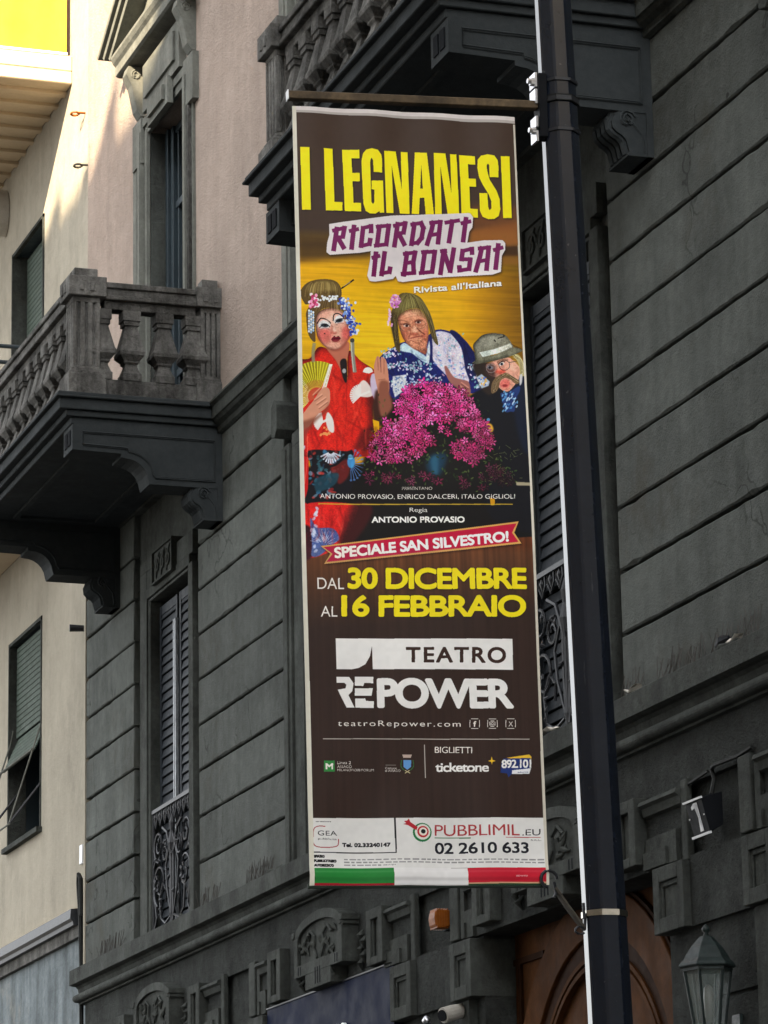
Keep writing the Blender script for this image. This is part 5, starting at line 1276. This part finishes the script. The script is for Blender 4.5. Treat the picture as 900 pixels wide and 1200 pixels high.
ti=t.nodes.new('ShaderNodeTexImage'); ti.image=img; ti.extension='EXTEND'; uvn=t.nodes.new('ShaderNodeUVMap'); uvn.uv_map='UVMap'; t.links.new(uvn.outputs[0],ti.inputs[0]); t.links.new(ti.outputs[0],bs.inputs['Base Color'])
nu,nv=24,80; nrm=(TR-TL).cross(BL-TL).normalized()
if nrm.x<0: nrm=-nrm
me=bpy.data.meshes.new('printed_cloth'); v=[]; uvs=[]
org=ORG[BAN.name]
for j in range(nv+1):
    for i in range(nu+1):
        s,tt=i/nu,j/nv; p=(TL*(1-s)+TR*s)*(1-tt)+(BL*(1-s)+BR*s)*tt
        d=.010*math.sin(tt*9+s*3)*math.sin(math.pi*tt)+.006*math.exp(-((tt-.03)/.05)**2)*math.sin(s*22)+.007*math.exp(-((tt-.96)/.06)**2)*math.sin(s*17+1)+.004*math.sin(s*5+tt*4)*math.sin(math.pi*tt)+.0025*math.sin(tt*31+s*7)*math.sin(math.pi*s)
        if tt>.975: d+=.008*math.sin((tt-.975)/.025*math.pi)
        v.append(tuple(p+nrm*d-org)); uvs.append((s,1-tt))
f=[(j*(nu+1)+i,(j+1)*(nu+1)+i,(j+1)*(nu+1)+i+1,j*(nu+1)+i+1) for j in range(nv) for i in range(nu)]
me.from_pydata(v,[],f); me.materials.append(pm); uvl=me.uv_layers.new(name='UVMap')
for lp in me.loops: uvl.data[lp.index].uv=uvs[lp.vertex_index]
me.shade_smooth(); o=bpy.data.objects.new('printed_cloth',me); COL.objects.link(o); o.parent=BAN
bc=MB(); n2=-nrm*.004; bv_=[tuple(Vector(q)+org-nrm*.003) for q in v]                                  # plain back of the cloth
bc.add(bv_,[q[::-1] for q in f]); bc.build('cloth_back',M_white2,BAN)
# square arm
A0=Vector((-12.452,3.925,6.60)); A1=Vector((-12.362,4.955,6.632)); d=(A1-A0).normalized(); up=Vector((-.045,0,1)).normalized(); sd=d.cross(up).normalized()
def bar(p,q,hw,hh,m,name,parent,bev=.003):
    d=(q-p).normalized(); u=Vector((-.045,0,1)); s_=d.cross(u).normalized(); u=s_.cross(d).normalized(); k=MB()
    vv=[tuple(e+s_*a*hw+u*b2*hh) for e in (p,q) for a,b2 in ((-1,-1),(1,-1),(1,1),(-1,1))]
    k.add(vv,[(0,1,2,3),(7,6,5,4),(0,4,5,1),(1,5,6,2),(2,6,7,3),(3,7,4,0)]); return k.build(name,m,parent,bevel=bev)
arm=bar(A0-d*.0,A1,.017,.017,M_arm,'banner_arm',BAN)
bar(A0-d*.004,A0+d*.0,.019,.019,M_white2,'arm_end_cap',arm,0)
bar(BL+Vector((-.024,0,.002)),BR+Vector((-.024,.004,.002)),.009,.009,M_green,'bottom_rod',BAN,.002)
# clamp plate on the pole with straps and bolts
c1,c2=pax(6.745),pax(6.50)
pl_=MB(); pc=pax(6.62); pl_.box(pc.x-.02,pc.x+.045,pc.y-.100,pc.y-.066,6.49,6.76); CL=pl_.build('arm_clamp_plate',M_nlamp,BAN,bevel=.003)
g=MB(); 
for z in (6.735,6.665,6.55,6.505):
    g.box(pc.x-.03,pc.x+.03,pc.y-.112,pc.y-.102,z-.030,z+.030)
g.box(pc.x+.0,pc.x+.03,pc.y-.126,pc.y-.112,6.715,6.74); g.box(pc.x+.0,pc.x+.03,pc.y-.126,pc.y-.112,6.51,6.53)
for z in (6.728,6.52): g.lathe([(.011,0),(.011,.03)],6,(0,0)); g.v[-12:]=[(pc.x+.02+x,pc.y-.14+zz,z+y) for x,y,zz in g.v[-12:]]
for zz0,zz1 in ((6.4,6.61),(6.61,6.9)):
    k=MB(); mp={}
    for i,q in enumerate(g.v):
        if zz0<=q[2]<zz1: mp[i]=len(k.v); k.v.append(q)
    k.f=[tuple(mp[i] for i in q) for q in g.f if q[0] in mp]; k.build('clamp_bolt_bracket',M_gal,CL)
for z in (6.735,6.655,6.52): hoop(z,.012 if z!=6.655 else .02,.006,M_iron,'clamp_strap',CL)
for k in (-.012,.012): hoop(6.655+k,.004,.008,M_cable,'clamp_strap',CL)
# lower webbing strap to a steel band
hoop(3.372,.022,.003,M_band,'steel_band',POLE)
s=MB(); a_=BR+Vector((-.005,.004,.015)); e_=pax(3.30)+Vector((.02,-.083,0.0)); dd=e_-a_
sp=[a_+dd*t_+Vector((0,.004*math.sin(t_*3.1),-.012*math.sin(t_*3.14))) for t_ in (0.12,.4,.7,.93)]
s.tube([tuple(p) for p in sp],[.020,.021,.021,.018],8,flat=.3); ST=s.build('webbing_strap',M_strap,BAN)
s=MB(); s2=MB(); cc=BR+Vector((.004,-.004,.02)); s.tube([(cc.x+.002,cc.y+.032*math.cos(q),cc.z+.032*math.sin(q)) for q in [i*.5 for i in range(0,10)]],.0065,6); s.tube([(cc.x,cc.y+.02,cc.z-.01),(cc.x,cc.y+.028,cc.z-.05),(cc.x,cc.y+.018,cc.z-.07)],.006,6)
ee=sp[-1]; s2.tube([(ee.x+.006,ee.y-.02+.02*math.cos(q),ee.z-.004+.014*math.sin(q)) for q in [i*.7 for i in range(9)]],.005,6); s2.tube([tuple(ee),(pax(3.372).x+.02,pax(3.372).y-.085,3.372)],.006,6); s2.tube([(pax(3.37).x+.025,pax(3.37).y-.092,3.35),(pax(3.37).x+.025,pax(3.37).y-.094,3.41)],.006,6)
s.build('strap_hook',M_iron,ST); s2.build('strap_hook',M_iron,ST)
# ------------------------------------------------------------------ things on the walls
# house number lamp
N=thing('house_number_lamp','small tilted black box lamp with a white numeral 1 on the right-hand pier','house number',(-17.73,7.97,4.64))
x0,x1=-17.75,-17.53
k=MB(); v=[(x0,7.975,4.66),(x1,7.975,4.66),(x1,7.975,4.845),(x0,7.975,4.845),(x0,7.895,4.615),(x1,7.895,4.615),(x1,7.845,4.808),(x0,7.845,4.808)]
k.add(v,[(0,1,2,3),(4,7,6,5),(0,4,5,1),(1,5,6,2),(2,6,7,3),(3,7,4,0)]); k.build('lamp_casing',M_nlamp,N,bevel=.004)
fd=(Vector(v[7])-Vector(v[4])); fx=Vector((1,0,0)); fn=fx.cross(fd).normalized(); 
if fn.y>0: fn=-fn
def onface(s,t_,h): return Vector(v[4])+fx*(x1-x0)*s+fd*t_+fn*h
def plate(P,h0,h1,m,name,par):
    q=MB(); n=len(P); vv=[tuple(onface(a,b2,h0)) for a,b2 in P]+[tuple(onface(a,b2,h1)) for a,b2 in P]
    q.add(vv,[tuple(range(n)),tuple(range(n,2*n))[::-1]]+[(i,(i+1)%n,n+(i+1)%n,n+i) for i in range(n)]); return q.build(name,m,par)
plate([(-.03,-.03),(1.03,-.03),(1.03,.035),(-.03,.035)],-.004,.012,M_white2,'lamp_rim',N); plate([(-.03,.965),(1.03,.965),(1.03,1.02),(-.03,1.02)],-.004,.012,M_white2,'lamp_rim',N)
plate([(.50,.10),(.68,.10),(.68,.88),(.50,.88),(.50,.80),(.44,.76),(.33,.74),(.33,.82),(.42,.84),(.50,.90),(.68,.90)],.001,.005,M_white2,'numeral_1',N)
for a in (.06,.94): plate([(a-.02,.5),(a+.02,.5),(a+.02,.54),(a-.02,.54)],.001,.006,M_gal,'lamp_screw',N)
c=MB(); c.tube([(-17.62,7.95,4.84),(-17.64,7.98,4.93),(-17.66,7.975,4.99),(-17.60,7.965,5.0),(-17.30,7.975,5.0),(-17.13,7.98,5.02)],.013,6); c.tube([(-17.71,7.975,4.985),(-17.95,7.98,4.965),(-18.07,7.985,4.96)],.01,6); c.build('power_cable',M_cable,N)
# wall lantern
lx,ly=-17.50,7.83
LN=thing('wall_lantern','dark green metal coach lantern with glazed tapered sides fixed to the right-hand pier','lantern',(lx,ly+.17,3.35))
k=MB(); k.lathe([(.150,3.868),(.158,3.878),(.150,3.892),(.128,3.915),(.118,3.935),(.085,3.985),(.078,3.992),(.040,4.035),(.026,4.042)],6,(lx,ly),.25); LR=k.build('lantern_roof',M_lant,LN,bevel=.003)
k=MB(); k.lathe([(.012,4.035),(.015,4.048),(.010,4.056),(.021,4.068),(.023,4.080),(.014,4.094),(.003,4.105)],10,(lx,ly)); k.build('finial',M_lant,LR,smooth=True)
k=MB()
for i in range(6):
    a=2*math.pi*(i+.25)/6; r0,r1=.128,.075; k.tube([(lx+r0*math.cos(a),ly+r0*math.sin(a),3.866),(lx+r1*math.cos(a),ly+r1*math.sin(a),3.50)],.0085,6)
k.lathe([(.138,3.850),(.138,3.868),(.120,3.869)],6,(lx,ly),.25); k.lathe([(.078,3.50),(.086,3.50),(.086,3.515),(.05,3.517)],6,(lx,ly),.25); k.lathe([(.085,3.495),(.06,3.46),(.03,3.44),(.02,3.38),(.002,3.36)],8,(lx,ly))
k.build('lantern_cage',M_lant,LN)
k=MB()
for i in range(6):
    a,b2=2*math.pi*(i+.25)/6,2*math.pi*(i+1.25)/6; r0,r1=.121,.071
    k.add([(lx+r0*math.cos(a),ly+r0*math.sin(a),3.85),(lx+r0*math.cos(b2),ly+r0*math.sin(b2),3.85),(lx+r1*math.cos(b2),ly+r1*math.sin(b2),3.515),(lx+r1*math.cos(a),ly+r1*math.sin(a),3.515)],[(0,1,2,3)])
k.build('lantern_glass',M_lglass,LN)
k=MB(); k.lathe([(.02,3.52),(.02,3.60),(.026,3.61),(.03,3.70),(.024,3.76),(.005,3.78)],10,(lx,ly)); k.build('lamp_bulb',M_bulb,LN,smooth=True)
k=MB(); k.box(lx-.05,lx+.05,7.985,8.004,3.42,3.62); k.tube([(lx,7.99,3.50),(lx,7.93,3.40),(lx,ly,3.40)],.012,6); k.build('wall_arm',M_lant,LN)
# amber warning light
AM=thing('warning_light','amber plastic beacon lens on the frieze panel just below the banner hem','warning light',(-22.02,7.99,4.66))
k=MB(); k.prism([(8.035,4.685),(7.90,4.675),(7.885,4.69),(7.878,4.74),(7.885,4.785),(7.90,4.798),(8.035,4.79)],'x',-22.105,-21.975); L_=k.build('amber_lens',M_amber,AM,bevel=.008)
k=MB(); 
for i in range(5): k.box(-22.108,-21.972,7.893+.018*i,7.899+.018*i,4.672,4.802)
k.build('lens_rib',M_amber,L_)
MB().box(-22.115,-21.965,7.985,8.038,4.668,4.806).build('beacon_base',M_nlamp,AM)
# dome security camera and small lamp under the pier blocks
SC=thing('security_camera','small white bullet camera poking out below the framed pier block','camera',(-21.75,7.99,4.05))
k=MB(); k.tube([(-21.78,8.02,4.115),(-21.74,7.90,4.085),(-21.72,7.83,4.065)],[.045,.052,.052],14); CB=k.build('camera_body',M_siren,SC,smooth=False)
k=MB(); k.tube([(-21.7195,7.829,4.065),(-21.715,7.82,4.063)],.038,14); k.build('camera_lens',M_nlamp,CB)
OL=thing('wall_lantern','top of a small dark metal lantern left of the white camera','lantern',(-22.10,7.9,3.8))
k=MB(); k.lathe([(.12,3.93),(.11,3.96),(.06,4.02),(.03,4.045)],6,(-22.10,7.85)); k.build('lantern_roof',M_lant,OL)
k=MB(); k.lathe([(.010,4.045),(.026,4.06),(.03,4.075),(.015,4.10),(.002,4.108)],10,(-22.10,7.85)); k.build('finial',M_gal,OL,smooth=True)
k=MB(); k.lathe([(.06,3.55),(.10,3.93)],6,(-22.10,7.85)); k.build('lantern_glass',M_lglass,OL)
k=MB(); k.tube([(-22.1,7.85,3.56),(-22.1,7.93,3.5),(-22.1,8.01,3.56)],.012,6); k.build('wall_arm',M_lant,OL)
# arched lantern hoop at the left pier
HL=tag(MB().tube([(-26.95+.14*math.cos(q),7.86,4.19+.11*math.sin(q)) for q in [math.pi*i/14 for i in range(15)]]+[(-27.09,7.99,4.05)],.018,8).build('iron_hoop',M_iron),'black curved iron hoop on the pier at the bottom left of the shop fascia','iron hoop')
# shop fascia
SG=thing('shop_fascia','navy blue shop fascia panel with white lettering below the middle keystone','shop sign',(-24.5,7.99,3.6))
k=MB().box(-26.07,-23.09,7.965,8.06,3.55,4.585); FP=k.build('fascia_panel',M_blue,SG)
MB().box(-26.07,-23.09,7.955,7.965,4.575,4.585).build('fascia_trim',M_iron,FP)
cu=bpy.data.curves.new('lettering','FONT'); cu.body='TU &'; cu.size=.24; cu.extrude=.012; cu.offset=.006
tmp=bpy.data.objects.new('lettering',cu); COL.objects.link(tmp); bpy.context.view_layer.update(); dg=bpy.context.evaluated_depsgraph_get()
lm=bpy.data.meshes.new_from_object(tmp.evaluated_get(dg)); bpy.data.objects.remove(tmp); lm.materials.clear(); lm.materials.append(M_white2)
lo=bpy.data.objects.new('fascia_lettering',lm); COL.objects.link(lo); lo.parent=SG; lo.rotation_euler=(math.pi/2,0,0); lo.location=Vector((-24.60,7.95,4.11))-ORG[SG.name]; lo['label']='white shop lettering'
# siren on the cream wall
SI=thing('alarm_siren','pale oval alarm siren with a red lens on the cream wall under the upper balcony','alarm siren',(-35.6,8.0,13.9))
k=MB(); pr=[(.16*math.cos(q),.26*math.sin(q)) for q in [i*math.pi/10 for i in range(20)]]
k.prism([(-35.62+x,14.2+z) for x,z in pr],'y',7.88,8.02); k.prism([(-35.62+x*.8,14.2+z*.8) for x,z in pr],'y',7.84,7.88); B_=k.build('siren_casing',M_siren,SI,bevel=.01)
k=MB()
for i in range(4): k.box(-35.70,-35.5,7.835,7.842,14.24+.04*i,14.255+.04*i)
k.build('siren_louvre',M_black,B_); MB().box(-35.70,-35.54,7.82,7.842,14.0,14.10).build('siren_lens',M_red,SI)
# little wall hooks by the party line
for x,z,l,m in ((-32.15,14.09,'small brass coloured ring hook high on the sunlit strip, uppermost of two',M_amber),(-32.02,13.50,'small dark ring hook just below the brass one',M_strap),(-32.10,8.86,'stubby dark pipe end at the party line beside the grey blocks',M_iron)):
    k=MB(); 
    if z>9: k.tube([(x+.05*math.cos(q)-.02,7.97-.045+.04*math.sin(q),z) for q in [i*.7 for i in range(9)]],.012,6,closed=True); k.tube([(x+.02,7.95,z),(x+.03,8.03,z)],.012,6)
    else: k.tube([(x,8.03,z),(x-.02,7.88,z)],[.03,.036],8)
    tag(k.build('wall_hook',m),l,'wall hook')
# cable in the corner and a scrap of white tile above it
k=MB(); k.tube([(-32.02,7.985,4.4),(-32.03,7.985,5.6),(-32.06,7.98,6.1),(-32.14,7.98,6.42),(-32.11,7.975,6.50),(-32.05,7.98,6.45),(-32.04,7.985,6.1)],.022,6); tag(k.build('hanging_cable',M_cable),'thick dark cable looped down the corner between the two buildings','cable')
k=MB(); k.cbox(-32.17,-32.07,7.995,8.02,6.60,6.78,.004); tag(k.build('white_wall_tag',M_white2),'small white plate on the cream wall above the looped cable','wall plate')
# bird spikes
def spikes(x0,x1,label,seed):
    r=random.Random(seed); k=MB(); k.box(x0,x1,7.925,7.955,5.592,5.598); x=x0+.02
    while x<x1:
        for s in range(2):
            if r.random()<.2: continue
            h=r.uniform(.10,.17); k.tube([(x+r.uniform(-.01,.01),7.94,5.596),(x+r.uniform(-.05,.03),7.94+(.03 if s else -.0)+r.uniform(-.02,.03),5.596+h)],.0028,3)
        x+=r.uniform(.028,.06)
    tag(k.build('bird_spikes',M_spike),label,'bird spikes','strips of wire bird spikes on the ledge')
spikes(-18.85,-18.55,'short strip of bent bird spikes right beside the black pole',1); spikes(-18.30,-16.9,'long strip of wire bird spikes on the ledge at the right',2)
spikes(-26.55,-25.75,'strip of wire bird spikes on the ledge left of the banner foot',3); spikes(-31.2,-30.4,'strip of faint bird spikes on the ledge at the far left bay',4)
spikes(-16.8,-15.6,'strip of bird spikes on the ledge at the right edge of the view',5)
spikes(-27.9,-27.35,'strip of bird spikes just right of the left window',6)
# scraps caught on the ledge
def scrap(x,l,seed,label):
    r=random.Random(seed); v=[]; 
    for i in range(5):
        for j in range(3): v.append((x+l*i/4+r.uniform(-.01,.01),7.90+.03*j+r.uniform(-.006,.006),5.60+r.uniform(0,.045)))
    k=MB(); k.add(v,[(i*3+j,(i+1)*3+j,(i+1)*3+j+1,i*3+j+1) for i in range(4) for j in range(2)]); k.add([(a,b2,c_+.006) for a,b2,c_ in v],[(i*3+j,i*3+j+1,(i+1)*3+j+1,(i+1)*3+j) for i in range(4) for j in range(2)])
    tag(k.build('litter_scrap',M_paper),label,'litter')
scrap(-18.70,.16,1,'crumpled pale scrap caught in the spikes right beside the pole'); scrap(-17.28,.14,2,'small pale scrap on the right-hand end of the ledge'); scrap(-20.15,.30,3,'dry leaves and paper heaped at the foot of the grille left of the pole')
k=MB(); k.tube([(-17.42,7.93,5.63),(-17.34,7.92,5.64),(-17.25,7.925,5.645)],[.02,.035,.012],7,flat=.7); tag(k.build('dark_feather_clump',M_nlamp),'black clump of feathers on the ledge among the right-hand spikes','litter')
